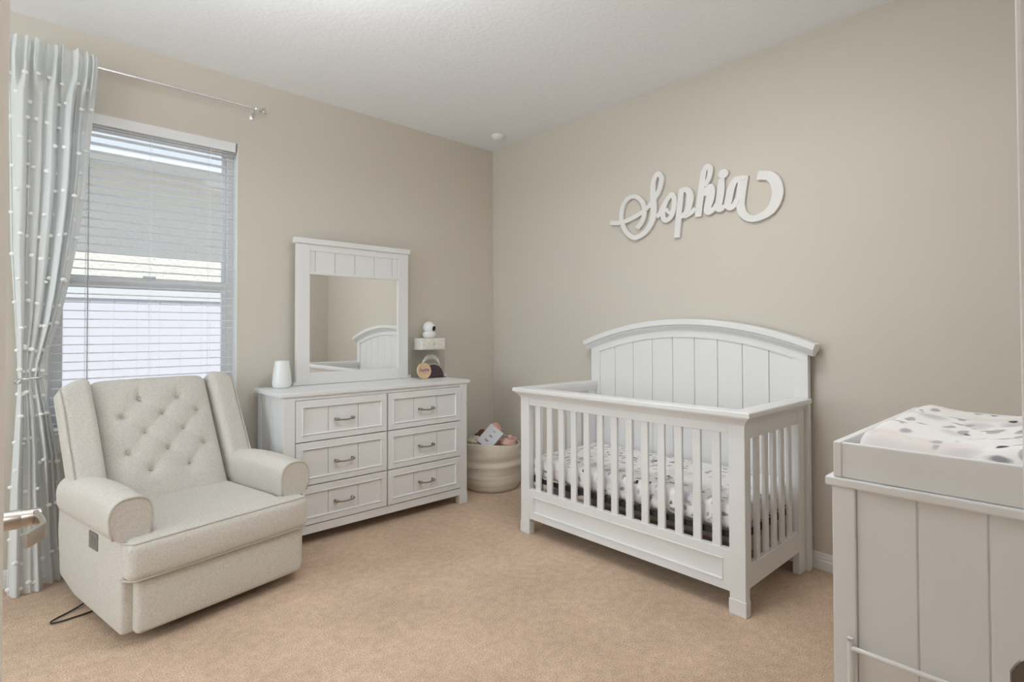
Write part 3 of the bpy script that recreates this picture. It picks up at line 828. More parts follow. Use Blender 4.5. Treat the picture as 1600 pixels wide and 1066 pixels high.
# ------------------------------------------------------------------ basket in the corner
BCX, BCY = 2.738, 3.215
t = thing('rope_basket', 'round cream coiled rope basket on the carpet in the corner', 'basket', (BCX, BCY, 0))
b = NB()
prof = [(0.0, 0.002), (0.175, 0.002), (0.200, 0.010), (0.212, 0.030), (0.219, 0.075), (0.222, 0.105), (0.217, 0.125), (0.222, 0.150), (0.229, 0.190), (0.222, 0.222), (0.224, 0.250), (0.228, 0.290), (0.222, 0.335), (0.218, 0.347), (0.213, 0.350), (0.208, 0.345), (0.210, 0.30), (0.212, 0.15), (0.205, 0.03), (0.0, 0.02)]
bb = NB(); lathe(bb, catmull([(r, z) for r, z in prof], 4), 0, 0, 72, cap=False)
for v in bb.verts:
    a = math.atan2(v.co.y, v.co.x); r = math.hypot(v.co.x, v.co.y)
    if r > 0.12:
        k = smoothstep(0.02, 0.15, v.co.z)*smoothstep(0.36, 0.28, v.co.z)
        f = 1 + 0.022*k*math.sin(2*a+v.co.z*17) + 0.012*k*math.sin(3*a - v.co.z*40+1) - 0.01*k*math.sin(v.co.z*95+1.5*math.sin(a))
        v.co.x *= f; v.co.y *= f
    v.co.z += 0.012*math.sin(2*a+0.5)*smoothstep(0.25, 0.35, v.co.z)
bb.transform(Matrix.Translation((BCX, BCY, 0)))
merge(b, bb)
obj('basket_wall', b, ROPE, t, smooth=180)

def lump(bm, c, r, sc, seed, amp=0.12, n=18):
    b2 = bmesh.new(); bmesh.ops.create_uvsphere(b2, u_segments=2*n, v_segments=n, radius=1)
    rr = random.Random(seed); ph = [rr.uniform(0, 6) for _ in range(6)]
    for v in b2.verts:
        p = v.co
        k = 1 + amp*(math.sin(4*p.x+ph[0])*math.sin(3*p.y+ph[1]) + 0.6*math.sin(7*p.z+ph[2]+3*p.x) + 0.4*math.sin(9*p.y+ph[3]))
        v.co = Vector((p.x*sc[0], p.y*sc[1], p.z*sc[2]))*r*k + Vector(c)
    merge(bm, b2)
    return bm
o = obj('muslin_blanket', lump(NB(), (2.606, 3.250, 0.352), 0.055, (1.0, 1.0, 0.85), 3, 0.16, 28), CREAM, smooth=180, loc=(2.60, 3.245, 0.28))
tag(o, 'crumpled cream cloth in the left of the basket', 'blanket')
b = NB(); box(b, -0.062, 0.062, -0.011, 0.011, -0.085, 0.085, 0.002)
Mb = Matrix.Translation((2.655, 3.135, 0.400)) @ Matrix.Rotation(math.radians(-42), 4, 'Z') @ Matrix.Rotation(math.radians(-28), 4, 'X') @ Matrix.Rotation(math.radians(40), 4, 'Y')
t = thing('gift_box', 'small white card box leaning out of the basket', 'box', (2.655, 3.135, 0.33))
b.transform(Mb); obj('carton', b, PAPER, t)
b = NB()
for a, c, w in ((0.0, 0.010, 0.030), (0.002, 0.002, 0.022), (-0.004, -0.034, 0.034), (-0.002, -0.041, 0.026), (0.0, 0.050, 0.018)):
    box(b, a-w/2, a+w/2, -0.0118, -0.0112, c-0.0022, c+0.0022)
b.transform(Mb); obj('print', b, INK, t)
t = thing('pink_toy', 'peach pink plush toy behind the white box in the basket', 'toy', (2.76, 3.20, 0.30))
b = NB(); lump(b, (2.756, 3.200, 0.436), 0.056, (1, 1, 1), 11, 0.05); obj('head', b, PINK, t, smooth=180)
b = NB(); lump(b, (2.76, 3.215, 0.335), 0.062, (1, 1, 1), 12, 0.05); obj('body', b, PINK, t, smooth=180)
t = thing('pink_doll', 'pink plush figure at the right rim of the basket beside the crib', 'toy', (2.82, 3.10, 0.30))
b = NB(); lump(b, (2.790, 3.075, 0.345), 0.050, (1.2, 1, 0.9), 21, 0.08); obj('body', b, PINK, t, smooth=180)
b = NB(); ball(b, (2.782, 3.05, 0.395), 0.020, n=10); ball(b, (2.835, 3.06, 0.372), 0.022, n=10); obj('head', b, mat('rose_plush', (0.66, 0.40, 0.36), 0.9, bump=(200, .6, .004)), t, smooth=180)
o = obj('brown_toy', lump(NB(), (2.735, 3.325, 0.378), 0.048, (1.25, 0.9, 0.9), 31, 0.14), BROWN, smooth=180, loc=(2.735, 3.325, 0.34))
tag(o, 'dark brown plush toy between the cream cloth and the white box', 'toy')

# ------------------------------------------------------------------ crib
CF = 2.253; CY0, CY1 = 1.013, 2.375; HB = 2.932
t = thing('crib', 'white wooden slatted baby crib with arched headboard against the right wall', 'crib', ((CF+2.97)/2, (CY0+CY1)/2, 0))
PW = 0.071
for y0 in (CY0, CY1-PW):
    b = NB(); box(b, CF, CF+0.040, y0, y0+PW, 0, 0.812, 0.003); box(b, CF-0.0025, CF+0.0425, y0-0.0025, y0+PW+0.0025, 0, 0.066, 0.003)
    obj('front_leg', b, WHITE, t)
    b = NB(); box(b, 2.853, HB-0.004, y0 if y0 == CY0 else y0+0.036, (y0+0.035) if y0 == CY0 else y0+PW, 0, 0.812, 0.003); obj('rear_leg', b, WHITE, t)
# front rail and cap
b = NB(); box(b, CF+0.004, CF+0.034, CY0+PW-.002, CY1-PW+.002, 0.762, 0.812, 0.002); obj('front_rail', b, WHITE, t)
def cap_profile(o):   # o: outward distance from the post face -> list of (d,z)
    return [(0.0, 0.803), (0.004, 0.812), (0.011, 0.822), (0.020, 0.830), (0.024, 0.833), (0.024, 0.838), (0.034, 0.839), (0.036, 0.842), (0.036, 0.859), (0.033, 0.863), (-0.046, 0.863), (-0.050, 0.859), (-0.050, 0.838), (-0.040, 0.806)]
b = NB()
# U-shaped cap: front run and both sides with mitred corners
pr = cap_profile(0)
paths = []
for d, z in pr:
    paths.append([(HB-0.002, CY0-d, z), (CF-d, CY0-d, z), (CF-d, CY1+d, z), (HB-0.002, CY1+d, z)])
V = [[b.verts.new(p) for p in row] for row in paths]
n = len(V)
for i in range(n):
    r, s = V[i], V[(i+1) % n]
    for k in range(3): b.faces.new((r[k], r[k+1], s[k+1], s[k]))
b.faces.new([V[i][0] for i in range(n)]); b.faces.new([V[i][3] for i in reversed(range(n))])
obj('top_cap', b, WHITE, t)
# front slats
for i in range(13):
    y = 1.146 + 0.09125*i
    b = NB(); box(b, CF+0.010, CF+0.026, y-0.0195, y+0.0195, 0.255, 0.770, 0.003); obj('front_slat', b, WHITE, t)
# lower front panel
b = NB()
y0, y1 = CY0+PW-.001, CY1-PW+.001
box(b, CF+0.004, CF+0.034, y0, y1, 0.222, 0.267, 0.002); box(b, CF+0.004, CF+0.034, y0, y1, 0.090, 0.132, 0.002)
box(b, CF+0.0042, CF+0.034, y0, y0+0.033, 0.125, 0.228); box(b, CF+0.0042, CF+0.034, y1-0.033, y1, 0.125, 0.228)
box(b, CF+0.013, CF+0.030, y0+0.02, y1-0.02, 0.12, 0.235)
for z0, z1 in ((0.218, 0.226), (0.128, 0.136)):
    prism(b, [(CF+0.014, z0), (CF+0.001, z0+.002), (CF+0.0005, (z0+z1)/2), (CF+0.001, z1-.002), (CF+0.014, z1)], 'y', y0+0.029, y1-0.029)
for a0, a1 in ((y0+0.029, y0+0.037), (y1-0.037, y1-0.029)):
    prism(b, [(CF+0.014, a0), (CF+0.001, a0+.002), (CF+0.0005, (a0+a1)/2), (CF+0.001, a1-.002), (CF+0.014, a1)], 'z', 0.128, 0.226)
obj('front_panel', b, WHITE, t)
# sides
for s, ys in ((-1, CY0), (1, CY1)):
    ya, yb = (ys+0.004, ys+0.030) if s < 0 else (ys-0.030, ys-0.004)
    b = NB(); box(b, CF+0.038, 2.855, ya, yb, 0.742, 0.812, 0.002); obj('side_rail', b, WHITE, t)
    b = NB(); box(b, CF+0.038, 2.855, ya, yb, 0.110, 0.208, 0.002); obj('side_board', b, WHITE, t)
    ym = (ya+yb)/2
    for i in range(6):
        x = 2.3115+0.0916*i
        b = NB(); box(b, x-0.0195, x+0.0195, ym-0.008, ym+0.008, 0.200, 0.750, 0.003); obj('side_slat', b, WHITE, t)
# headboard
YC = (CY0+CY1)/2 - 0.006; ZCEN = 1.273-2.05; HH = 0.693
b = NB()
def arc_z(R, y): return ZCEN + math.sqrt(R*R-(y-YC)**2)
for y0, y1 in ((YC-HH, YC-HH+0.071), (YC+HH-0.071, YC+HH)):
    pts = [(y0, 0), (y1, 0)] + [(y1+(y0-y1)*i/6, arc_z(1.984, y1+(y0-y1)*i/6)) for i in range(7)]
    b2 = NB(); prism(b2, pts, 'x', HB, HB+0.038, 0.002)
    hb_leg = obj('headboard_post', b2, WHITE, t)
yi0, yi1 = YC-HH+0.070, YC+HH-0.070
b = NB()
g = [yi0] + [YC+0.071+0.1425*k for k in range(-4, 4)] + [yi1]
for a0, a1 in zip(g, g[1:]):
    pts = [(a0+.0012, 0.25), (a1-.0012, 0.25)] + [(a1-.0012+(a0-a1+.0024)*i/8, arc_z(1.946, a1+(a0-a1)*i/8)) for i in range(9)]
    prism(b, pts, 'x', HB+0.010, HB+0.028, 0.002)
hb = obj('headboard_panel', b, WHITE, t)
def arcbar(b, prof, hw, ns=48, y_in=None):
    """prof: list of (x, R) closed loop, swept along the arc"""
    rows = []
    for i in range(ns+1):
        y = YC-hw+2*hw*i/ns
        rows.append([])
        for x, R in prof:
            # keep ends square to the arc
            a = (y-YC)/2.05
            rows[-1].append(b.verts.new((x, YC+R*math.sin(a), ZCEN+R*math.cos(a))))
    n = len(prof)
    for r, s in zip(rows, rows[1:]):
        for k in range(n): b.faces.new((r[k], r[(k+1) % n], s[(k+1) % n], s[k]))
    b.faces.new(rows[0]); b.faces.new(rows[-1][::-1])
b = NB(); arcbar(b, [(HB+0.002, 1.943), (HB+0.002, 1.990), (HB+0.034, 1.990), (HB+0.034, 1.943)], 0.690); obj('headboard_arch', b, WHITE, t)
b = NB()
arcbar(b, [(HB-0.002, 1.984), (HB-0.006, 1.992), (HB-0.016, 2.000), (HB-0.022, 2.006), (HB-0.022, 2.013), (HB-0.032, 2.015), (HB-0.036, 2.019), (HB-0.036, 2.046), (HB-0.032, 2.050), (HB+0.048, 2.050), (HB+0.050, 2.046), (HB+0.050, 2.012), (HB+0.040, 2.006), (HB+0.038, 1.984)], 0.757)
obj('headboard_cap', b, WHITE, t, smooth=30)
b = NB(); box(b, HB+0.004, HB+0.030, yi0-.002, yi1+.002, 0.20, 0.30, 0.002); obj('headboard_rail', b, WHITE, t)
# mattress support
b = NB()
mx0, mx1, my0, my1 = CF+0.045, HB-0.012, CY0+0.04, CY1-0.04
for y in (my0, my1): box(b, mx0, mx1, y-0.006, y+0.006, 0.303, 0.328)
for x in (mx0, mx1): box(b, x-0.006, x+0.006, my0, my1, 0.303, 0.328)
for i in range(1, 12):
    y = my0+(my1-my0)*i/12; tube(b, [(mx0, y, 0.320), (mx1, y, 0.320)], 0.0025, 6)
for i in range(1, 5):
    x = mx0+(mx1-mx0)*i/5; tube(b, [(x, my0, 0.316), (x, my1, 0.316)], 0.0025, 6)
obj('mattress_support', b, BLACK, t, label='black metal mattress frame')
for y in (CY0+0.034, CY1-0.034):
    obj('screw', ball(NB(), (2.30, y, 0.52), 0.006, n=6), HOLE, t)

# mattress with fitted sheet
def soft_box(x0, x1, y0, y1, z0, z1, r, crown=0.0, nx=40, ny=60, wob=0.0):
    b = bmesh.new()
    bmesh.ops.create_cube(b, size=1.0)
    bmesh.ops.scale(b, vec=(x1-x0, y1-y0, z1-z0), verts=b.verts)
    bmesh.ops.translate(b, vec=((x0+x1)/2, (y0+y1)/2, (z0+z1)/2), verts=b.verts)
    bmesh.ops.bevel(b, geom=list(b.edges), offset=r, segments=6, profile=0.5, affect='EDGES')
    long_e = [e for e in b.edges if e.calc_length() > 0.12]
    bmesh.ops.subdivide_edges(b, edges=long_e, cuts=14, use_grid_fill=True)
    for v in b.verts:
        u = (v.co.x-x0)/(x1-x0)*2-1; w = (v.co.y-y0)/(y1-y0)*2-1
        k = max(0, (1-u*u))*max(0, (1-w*w))
        if v.co.z > (z0+z1)/2: v.co.z += crown*k
        if wob: v.co.z += wob*math.sin(v.co.x*31+v.co.y*17)*0.5*(1 if v.co.z > (z0+z1)/2 else 0); v.co.x += wob*math.sin(v.co.y*37)*0.4
    return b
b = NB(); merge(b, soft_box(CF+0.046, HB-0.014, CY0+0.042, CY1-0.042, 0.329, 0.452, 0.034, 0.012, wob=0.003))
o = obj('crib_mattress', b, FLORAL, smooth=180, loc=(2.6, 1.69, 0.329))
tag(o, 'crib mattress in a white floral fitted sheet inside the crib', 'mattress')

# ------------------------------------------------------------------ changing table
TX, TY = 1.412, 0.430
TXE = 2.245; TYB = 0.050
t = thing('changing_table', 'white wooden changing table standing beside the doorway, end panel to the front', 'changing table', ((TX+TXE)/2, 0.24, 0))
b = NB(); box(b, TX-0.006, TXE+0.012, TYB-0.012, TY+0.013, 0.841, 0.862, 0.004); obj('top', b, WHITE, t)
for x0 in (TX, TXE-0.047):
    for y0 in (TY-0.047, TYB):
        b = NB(); box(b, x0, x0+0.047, y0, y0+0.047, 0, 0.841, 0.003); obj('leg', b, WHITE, t)
for x in (TX+0.010, TXE-0.022):
    b = NB()
    ys = [TY-0.046, 0.269, 0.154, TYB+0.046]
    for a1, a0 in zip(ys, ys[1:]): box(b, x, x+0.012, a0+0.0013, a1-0.0013, 0.10, 0.841, 0.0025)
    box(b, x+0.004, x+0.010, TYB+0.04, TY-0.04, 0.11, 0.84)
    obj('end_panel', b, WHITE, t)
b = NB(); box(b, TX+0.045, TXE-0.045, TYB+0.004, TYB+0.018, 0.10, 0.841); obj('back_panel', b, WHITE, t)
for z in (0.12, 0.47):
    b = NB(); box(b, TX+0.020, TXE-0.020, TYB+0.016, TY-0.006, z, z+0.02, 0.002); obj('shelf', b, WHITE, t)
b = NB(); box(b, TX+0.045, TXE-0.045, TY-0.030, TY-0.008, 0.790, 0.841, 0.002); obj('front_rail', b, WHITE, t)
# white tube rail on the end panel
b = NB()
rx = TX-0.013
tube(b, [(rx, TYB+0.026, 0.485), (rx, 0.391, 0.485)], 0.0058, 12)
for y in (0.392, TYB+0.026):
    tube(b, catmull([(rx, y, 0.012), (rx, y, 0.25), (rx, y, 0.488), (rx, y, 0.497)], 4), [0.0062]*12+[0.0045], 12)
    tube(b, [(rx, y, 0.30), (TX+0.005, y, 0.30)], 0.004, 8); tube(b, [(rx, y, 0.06), (TX+0.005, y, 0.06)], 0.004, 8)
obj('rail', b, PLASTW, t, smooth=50)
# tray on top
t = thing('changing_tray', 'white open changing tray sitting on top of the changing table', 'tray', (1.8, 0.24, 0.862))
ZT0, ZT1 = 0.8625, 0.944
TE = 2.225
for (x0, x1, y0, y1) in ((TX-0.002, TX+0.014, TYB-0.002, TY-0.020), (TE-0.016, TE, TYB-0.002, TY-0.020)):
    b = NB(); box(b, x0+0.004, x1, y0, y1, ZT0, ZT1, 0.003); obj('end_board', b, WHITE, t)
b = NB(); box(b, TX-0.002, TE, TY-0.021, TY-0.004, ZT0, ZT1+0.001, 0.003); obj('side_board', b, WHITE, t)
b = NB(); box(b, TX-0.002, TE, TYB-0.010, TYB-0.002, ZT0, ZT1+0.001, 0.003); obj('side_board', b, WHITE, t)
b = NB(); box(b, TX+0.01, TE-0.01, TYB, TY-0.019, ZT0, ZT0+0.006); obj('bottom', b, WHITE, t)
# pad
def pad():
    b = bmesh.new()
    x0, x1, y0, y1 = TX+0.050, TE-0.026, TYB+0.012, TY-0.032
    nx, ny = 46, 40
    def top(u, v):
        e = 1 - (abs(2*u-1))**10
        w = 2*v-1
        prof = 0.946 + 0.034*abs(w)**1.7
        edge = (1-abs(w)**14)
        endr = smoothstep(0, 0.055, u)*smoothstep(1, 0.95, u)
        z = 0.878 + (prof-0.878)*(0.35+0.65*math.sqrt(max(0, min(1, endr))))*math.sqrt(max(0, edge))
        z += 0.0035*math.sin(u*23+v*9)*0.6
        return z
    V = []
    for i in range(nx+1):
        row = []
        for j in range(ny+1):
            u, v = i/nx, j/ny
            # squeeze samples to edges, rounded plan corners
            uu = 0.5-0.5*math.cos(PI*u); vv = 0.5-0.5*math.cos(PI*v)
            x = x0+(x1-x0)*uu; y = y0+(y1-y0)*vv
            row.append(b.verts.new((x, y, top(uu, vv))))
        V.append(row)
    for i in range(nx):
        for j in range(ny): b.faces.new((V[i][j], V[i+1][j], V[i+1][j+1], V[i][j+1]))
    ed = [V[i][0] for i in range(nx+1)] + [V[nx][j] for j in range(1, ny+1)] + [V[i][ny] for i in range(nx-1, -1, -1)] + [V[0][j] for j in range(ny-1, 0, -1)]
    low = [b.verts.new((v.co.x, v.co.y, 0.8695)) for v in ed]
    n = len(ed)
    for i in range(n): b.faces.new((ed[i], ed[(i+1) % n], low[(i+1) % n], low[i]))
    b.faces.new(low[::-1])
    return b
o = obj('changing_pad', pad(), FLORAL2, smooth=70, loc=(1.82, 0.24, 0.8695))
tag(o, 'contoured changing pad in a white floral cover lying in the tray', 'changing pad')

# ------------------------------------------------------------------ recliner
ANG = math.radians(12)
OX, OY = 0.692, 2.556
t = thing('recliner', 'cream boucle tufted wingback recliner chair in front of the window', 'armchair', (OX, OY, 0), ANG)
CH = dict(parent=t, local=True)
# base
b = NB(); lathe(b, [(0.245, 0.0), (0.250, 0.006), (0.245, 0.020), (0.10, 0.030), (0.08, 0.06), (0.08, 0.075)], -0.01, 0.42, 56); obj('swivel_base', b, BLACK, smooth=40, label='black round swivel base', **CH)
b = NB(); box(b, -0.30, 0.28, 0.12, 0.68, 0.055, 0.10, 0.01); obj('underframe', b, BLACK, **CH)
# side bodies
def side_body(s):
    b = NB()
    x0, x1 = (s*0.385-0.005, s*0.275-0.005)
    if x0 > x1: x0, x1 = x1, x0
    prof = [(0.040, 0.050), (0.55, 0.062), (0.745, 0.105), (0.775, 0.30), (0.76, 0.44), (0.045, 0.44), (0.036, 0.25)]
    prism(b, prof, 'x', x0, x1, 0.016, 3)
    return b
for s in (-1, 1):
    sb = obj('side_body', side_body(s), BOUCLE, smooth=50, **CH)
    if s < 0:
        b = NB(); box(b, -0.3945, -0.386, 0.272, 0.366, 0.318, 0.388, 0.004); o = obj('control_panel', b, GREYPL, sb, local=True, label='dark grey two-button control panel')
        b = NB(); box(b, -0.3965, -0.393, 0.292, 0.316, 0.338, 0.370, 0.002); box(b, -0.3965, -0.393, 0.322, 0.346, 0.338, 0.370, 0.002); obj('button', b, GREYPL, sb, local=True)
# footrest front panel
def sheet_box(x0, x1, y0, y1, z0, z1, r, fn=None, cuts=10):
    b = bmesh.new(); bmesh.ops.create_cube(b, size=1.0)
    bmesh.ops.scale(b, vec=(x1-x0, y1-y0, z1-z0), verts=b.verts)
    bmesh.ops.translate(b, vec=((x0+x1)/2, (y0+y1)/2, (z0+z1)/2), verts=b.verts)
    bmesh.ops.bevel(b, geom=list(b.edges), offset=r, segments=5, profile=0.5, affect='EDGES')
    le = [e for e in b.edges if e.calc_length() > max(0.06, r*1.5)]
    bmesh.ops.subdivide_edges(b, edges=le, cuts=cuts, use_grid_fill=True)
    if fn:
        for v in b.verts: v.co = fn(v.co.copy())
    return b
def ff(p):
    k = (1-(p.x/0.36)**2)
    if p.y < 0.03: p.y -= 0.012*max(0, k)*(1-((p.z-0.15)/0.12)**2)
    return p
b = NB(); merge(b, sheet_box(-0.352, 0.350, 0.0, 0.055, 0.048, 0.262, 0.022, ff)); obj('footrest', b, BOUCLE, smooth=180, **CH)
# seat cushion (T shape)
def fc(p):
    if p.z > 0.33:
        k = max(0, 1-(p.x/0.40)**2)
        p.z += 0.026*k*smoothstep(-0.05, 0.12, p.y)
    if p.y < 0.0:
        k = max(0, 1-(p.x/0.40)**4)
        p.y -= 0.018*k*max(0, (1-((p.z-0.33)/0.09)**2))
        p.z -= 0.010*(1-k)*0
    return p
b = NB()
merge(b, sheet_box(-0.386, 0.372, -0.020, 0.075, 0.258, 0.408, 0.030, fc))
merge(b, sheet_box(-0.278, 0.266, 0.01, 0.54, 0.262, 0.408, 0.028, fc, 12))
sc = obj('seat_cushion', b, BOUCLE, smooth=180, **CH)
b = NB()
def pipe_front(z, dy, inset=0.0):
    P = []
    for i in range(41):
        x = -0.382 + 0.750*i/40
        e = smoothstep(0.012, 0.0, (x+0.382)) + smoothstep(0.012, 0.0, (0.368-x))
        P.append((x, -0.020+dy-0.006*max(0, 1-(x/0.4)**4)+0.028*e, z+0.012*max(0, 1-(x/0.40)**2)*(1 if z > 0.35 else 0)*0.25))
    return P
tube(b, [(-0.388, 0.05, 0.402)] + pipe_front(0.402, 0.010) + [(0.374, 0.05, 0.402)], 0.0042, 8)
tube(b, [(-0.388, 0.05, 0.262)] + pipe_front(0.264, 0.006) + [(0.374, 0.05, 0.262)], 0.0042, 8)
obj('piping', b, PIPING, sc, smooth=180, local=True)
# arms
def arm_prof(s, k=1.0, dz=0.0):
    c = s*0.347-0.010; P = []
    hw = 0.074*k
    for i in range(25):
        a = PI*i/24
        P.append((c+hw*math.copysign(abs(math.cos(a))**0.75, math.cos(a)), 0.492+dz+0.076*k*math.sin(a)**0.85))
    out = s
    # left end of list is +x side (a=0)
    low = [(c-hw*0.97, 0.455), (c-hw*(0.80 if s < 0 else 0.95), 0.420), (c-hw*0.5, 0.405), (c+hw*0.5, 0.405), (c+hw*(0.95 if s < 0 else 0.80), 0.420), (c+hw*0.97, 0.455)]
    return P + low
def arm(s):
    b = bmesh.new()
    ys = [0.040+0.012*0, 0.046, 0.060, 0.10, 0.16, 0.22, 0.28, 0.34, 0.40, 0.46, 0.52, 0.58, 0.64]
    rows = []
    for y in ys:
        q = (y-0.04)/0.6
        lift = 0.016*math.sin(PI*min(1, q*1.15)) 
        k = 0.965 if y < 0.043 else 1.0
        rows.append([b.verts.new((x, y, z+lift*(1 if z > 0.47 else 0.0))) for x, z in arm_prof(s, k)])
    n = len(rows[0])
    for r, w in zip(rows, rows[1:]):
        for k in range(n): b.faces.new((r[k], r[(k+1) % n], w[(k+1) % n], w[k]))
    b.faces.new(rows[0]); b.faces.new(rows[-1][::-1])
    bmesh.ops.recalc_face_normals(b, faces=b.faces)
    return b
for s in (-1, 1):
    b = NB(); merge(b, arm(s)); a = obj('armrest', b, BOUCLE, smooth=60, **CH)
    P = arm_prof(s, 0.985)
    b = NB(); tube(b, [(x, 0.041, z) for x, z in P[-2:] + P[:27]], 0.0048, 8); obj('piping', b, PIPING, a, smooth=180, local=True)
# back frame of reference: s up the back, n forward
BY0, BZ0 = 0.48, 0.40
DY, DZ = 0.30/0.653, 0.58/0.653
def bk(x, s, n):
    return Vector((x, BY0+DY*s-DZ*n, BZ0+DZ*s+DY*n))
BTN = [(-0.088, .522), (0.086, .522), (-0.173, .44), (0.0, .437), (0.165, .436), (-0.092, .350), (0.080, .345), (-0.175, .258), (-0.006, .252), (0.163, .253), (-0.096, .162), (0.075, .160)]
SEG = []
for i in range(len(BTN)):
    for j in range(i+1, len(BTN)):
        d = math.hypot(BTN[i][0]-BTN[j][0], BTN[i][1]-BTN[j][1])
        if 0.09 < d < 0.145: SEG.append((BTN[i], BTN[j]))
def dseg(p, a, b):
    ax, ay = a; bx, by = b; vx, vy = bx-ax, by-ay
    tt = max(0, min(1, ((p[0]-ax)*vx+(p[1]-ay)*vy)/(vx*vx+vy*vy)))
    return math.hypot(p[0]-ax-tt*vx, p[1]-ay-tt*vy)
def back_cushion():
    b = bmesh.new(); nx, ns = 110, 130
    S0, S1 = -0.05, 0.655
    def f(u, v):
        w = 2*u-1
        s = S0+(S1-S0)*v
        hw = 0.258 + 0.010*v - 0.03*smoothstep(0.05, -0.05, s)*0
        # rounded upper corners
        if s > S1-0.05:
            q = (s-(S1-0.05))/0.05; hw -= 0.05*(1-math.sqrt(max(0, 1-q*q)))
        x = w*hw - 0.006
        edge = (max(0, 1-abs(w)**7))**0.6 * (max(0, 1-abs(2*v-1)**12))**0.6
        h = -0.045 + 0.062*edge + 0.018*(1-w*w)*math.sin(PI*min(1, max(0, v)))
        d = 0
        for bx, bs in BTN:
            r = math.hypot(x-bx, s-bs); d += 0.015*math.exp(-(r/0.014)**2) + 0.014*math.exp(-(r/0.048)**2)
        cr = 0
        for a, c in SEG:
            cr = max(cr, 0.0022*math.exp(-(dseg((x, s), a, c)/0.012)**2))
        # pulls above the upper buttons
        for bx in (-0.088, 0.086):
            if s > 0.522: cr = max(cr, 0.005*math.exp(-((x-bx)/0.007)**2)*smoothstep(0.60, 0.54, s))
        return bk(x, s, h-d-cr)
    V = [[b.verts.new(f(i/nx, j/ns)) for i in range(nx+1)] for j in range(ns+1)]
    for j in range(ns):
        for i in range(nx): b.faces.new((V[j][i], V[j][i+1], V[j+1][i+1], V[j+1][i]))
    ed = V[0] + [V[j][nx] for j in range(1, ns+1)] + V[ns][-2::-1] + [V[j][0] for j in range(ns-1, 0, -1)]
    off = bk(0, 0, -0.045)-bk(0, 0, 0)
    lo = [b.verts.new(v.co+off) for v in ed]; n = len(ed)
    for i in range(n): b.faces.new((ed[i], ed[(i+1) % n], lo[(i+1) % n], lo[i]))
    return b
b = NB(); merge(b, back_cushion()); bc = obj('back_cushion', b, BOUCLE, smooth=180, **CH)
for bx, bs in BTN:
    b = NB(); ball(b, bk(bx, bs, 0.006), 0.0050, (1, 1, 1), n=8); obj('tuft_button', b, PIPING, bc, smooth=180, local=True)
# back shell
Mb = Matrix(((1, 0, 0, 0), (0, -DZ, DY, BY0), (0, DY, DZ, BZ0), (0, 0, 0, 1)))   # (x, n, s) -> local
b = NB(); box(b, -0.385, 0.372, -0.105, -0.050, -0.20, 0.635, 0.022, 4, M=Mb); obj('back_frame', b, BOUCLE, smooth=50, **CH)
# wings
def wing(s):
    def fw(p):
        # narrower and set back toward the top outside edge
        ex = abs(p.x+0.006)
        k = smoothstep(0.27, 0.40, ex)
        p.z -= 0.040*k*k*smoothstep(0.50, 0.66, p.z)*1.0
        p.y += 0.018*(1-k)*0 + 0.020*math.sin(PI*max(0, min(1, (p.z-0.05)/0.6)))*(1-k)*0.6
        return p
    x0, x1 = (0.262, 0.388) if s > 0 else (-0.402, -0.276)
    b2 = sheet_box(x0, x1, -0.085, 0.030, 0.03, 0.652, 0.030, fw, 8)
    b2.transform(Mb)
    return b2
for s in (-1, 1):
    b = NB(); merge(b, wing(s)); w = obj('wing', b, BOUCLE, smooth=180, **CH)
    b = NB()
    xo = -0.396 if s < 0 else 0.382
    P = []
    for i in range(30):
        q = 0.05+0.575*i/29
        P.append(bk(xo, q - (0.02 if i == 29 else 0), 0.026-0.006*smoothstep(0.5, 0.62, q)))
    tube(b, P, 0.0035, 8); obj('piping', b, PIPING, w, smooth=180, local=True)
# cord loop on the carpet
b = NB()
tube(b, catmull([(-0.28, 0.60, 0.045), (-0.34, 0.575, 0.012), (-0.40, 0.545, 0.006), (-0.455, 0.520, 0.006), (-0.480, 0.500, 0.006), (-0.470, 0.480, 0.006), (-0.41, 0.470, 0.006), (-0.34, 0.470, 0.007), (-0.26, 0.47, 0.03)], 6), 0.0034, 8)
obj('power_cord', b, CORD, smooth=180, label='black power cord loop', **CH)

# ------------------------------------------------------------------ outside the window
b = NB(); box(b, -14, 18, YW+0.2, 30, -0.4, -0.2); struct('ground', b, GRASS)
t = thing('fence', 'white vinyl privacy fence seen through the lower window pane', 'fence', (0.8, 6.0, -0.2))
b = NB(); box(b, -3, 5, 5.975, 6.03, 1.50, 1.60, 0.004); box(b, -3, 5, 5.985, 6.02, -0.1, 0.0, 0.004); obj('rail', b, FENCERAIL, t)
b = NB()
for i in range(46): box(b, -3+0.174*i+0.0025, -3+0.174*(i+1)-0.0025, 5.992, 6.012, -0.18, 1.50, 0.005)
box(b, -3, 5, 5.996, 6.008, -0.18, 1.50)
obj('boards', b, FENCEM, t)
t = thing('house', 'cream stucco house with grey roof seen through the upper window pane', 'house', (0.8, 8.0, -0.2))
b = NB(); box(b, -6, 9, 8.0, 14.0, -0.2, 3.22); obj('wall', b, STUCCO, t)
b = NB(); box(b, -6.4, 9.4, 7.42, 8.02, 3.20, 3.23); box(b, -6.4, 9.4, 7.40, 7.43, 3.185, 3.215); obj('eave', b, SOFFIT, t)
b = NB(); prism(b, [(7.42, 3.21), (11.0, 4.00), (14.5, 3.21)], 'x', -6.5, 9.5); obj('roof', b, ROOF, t)

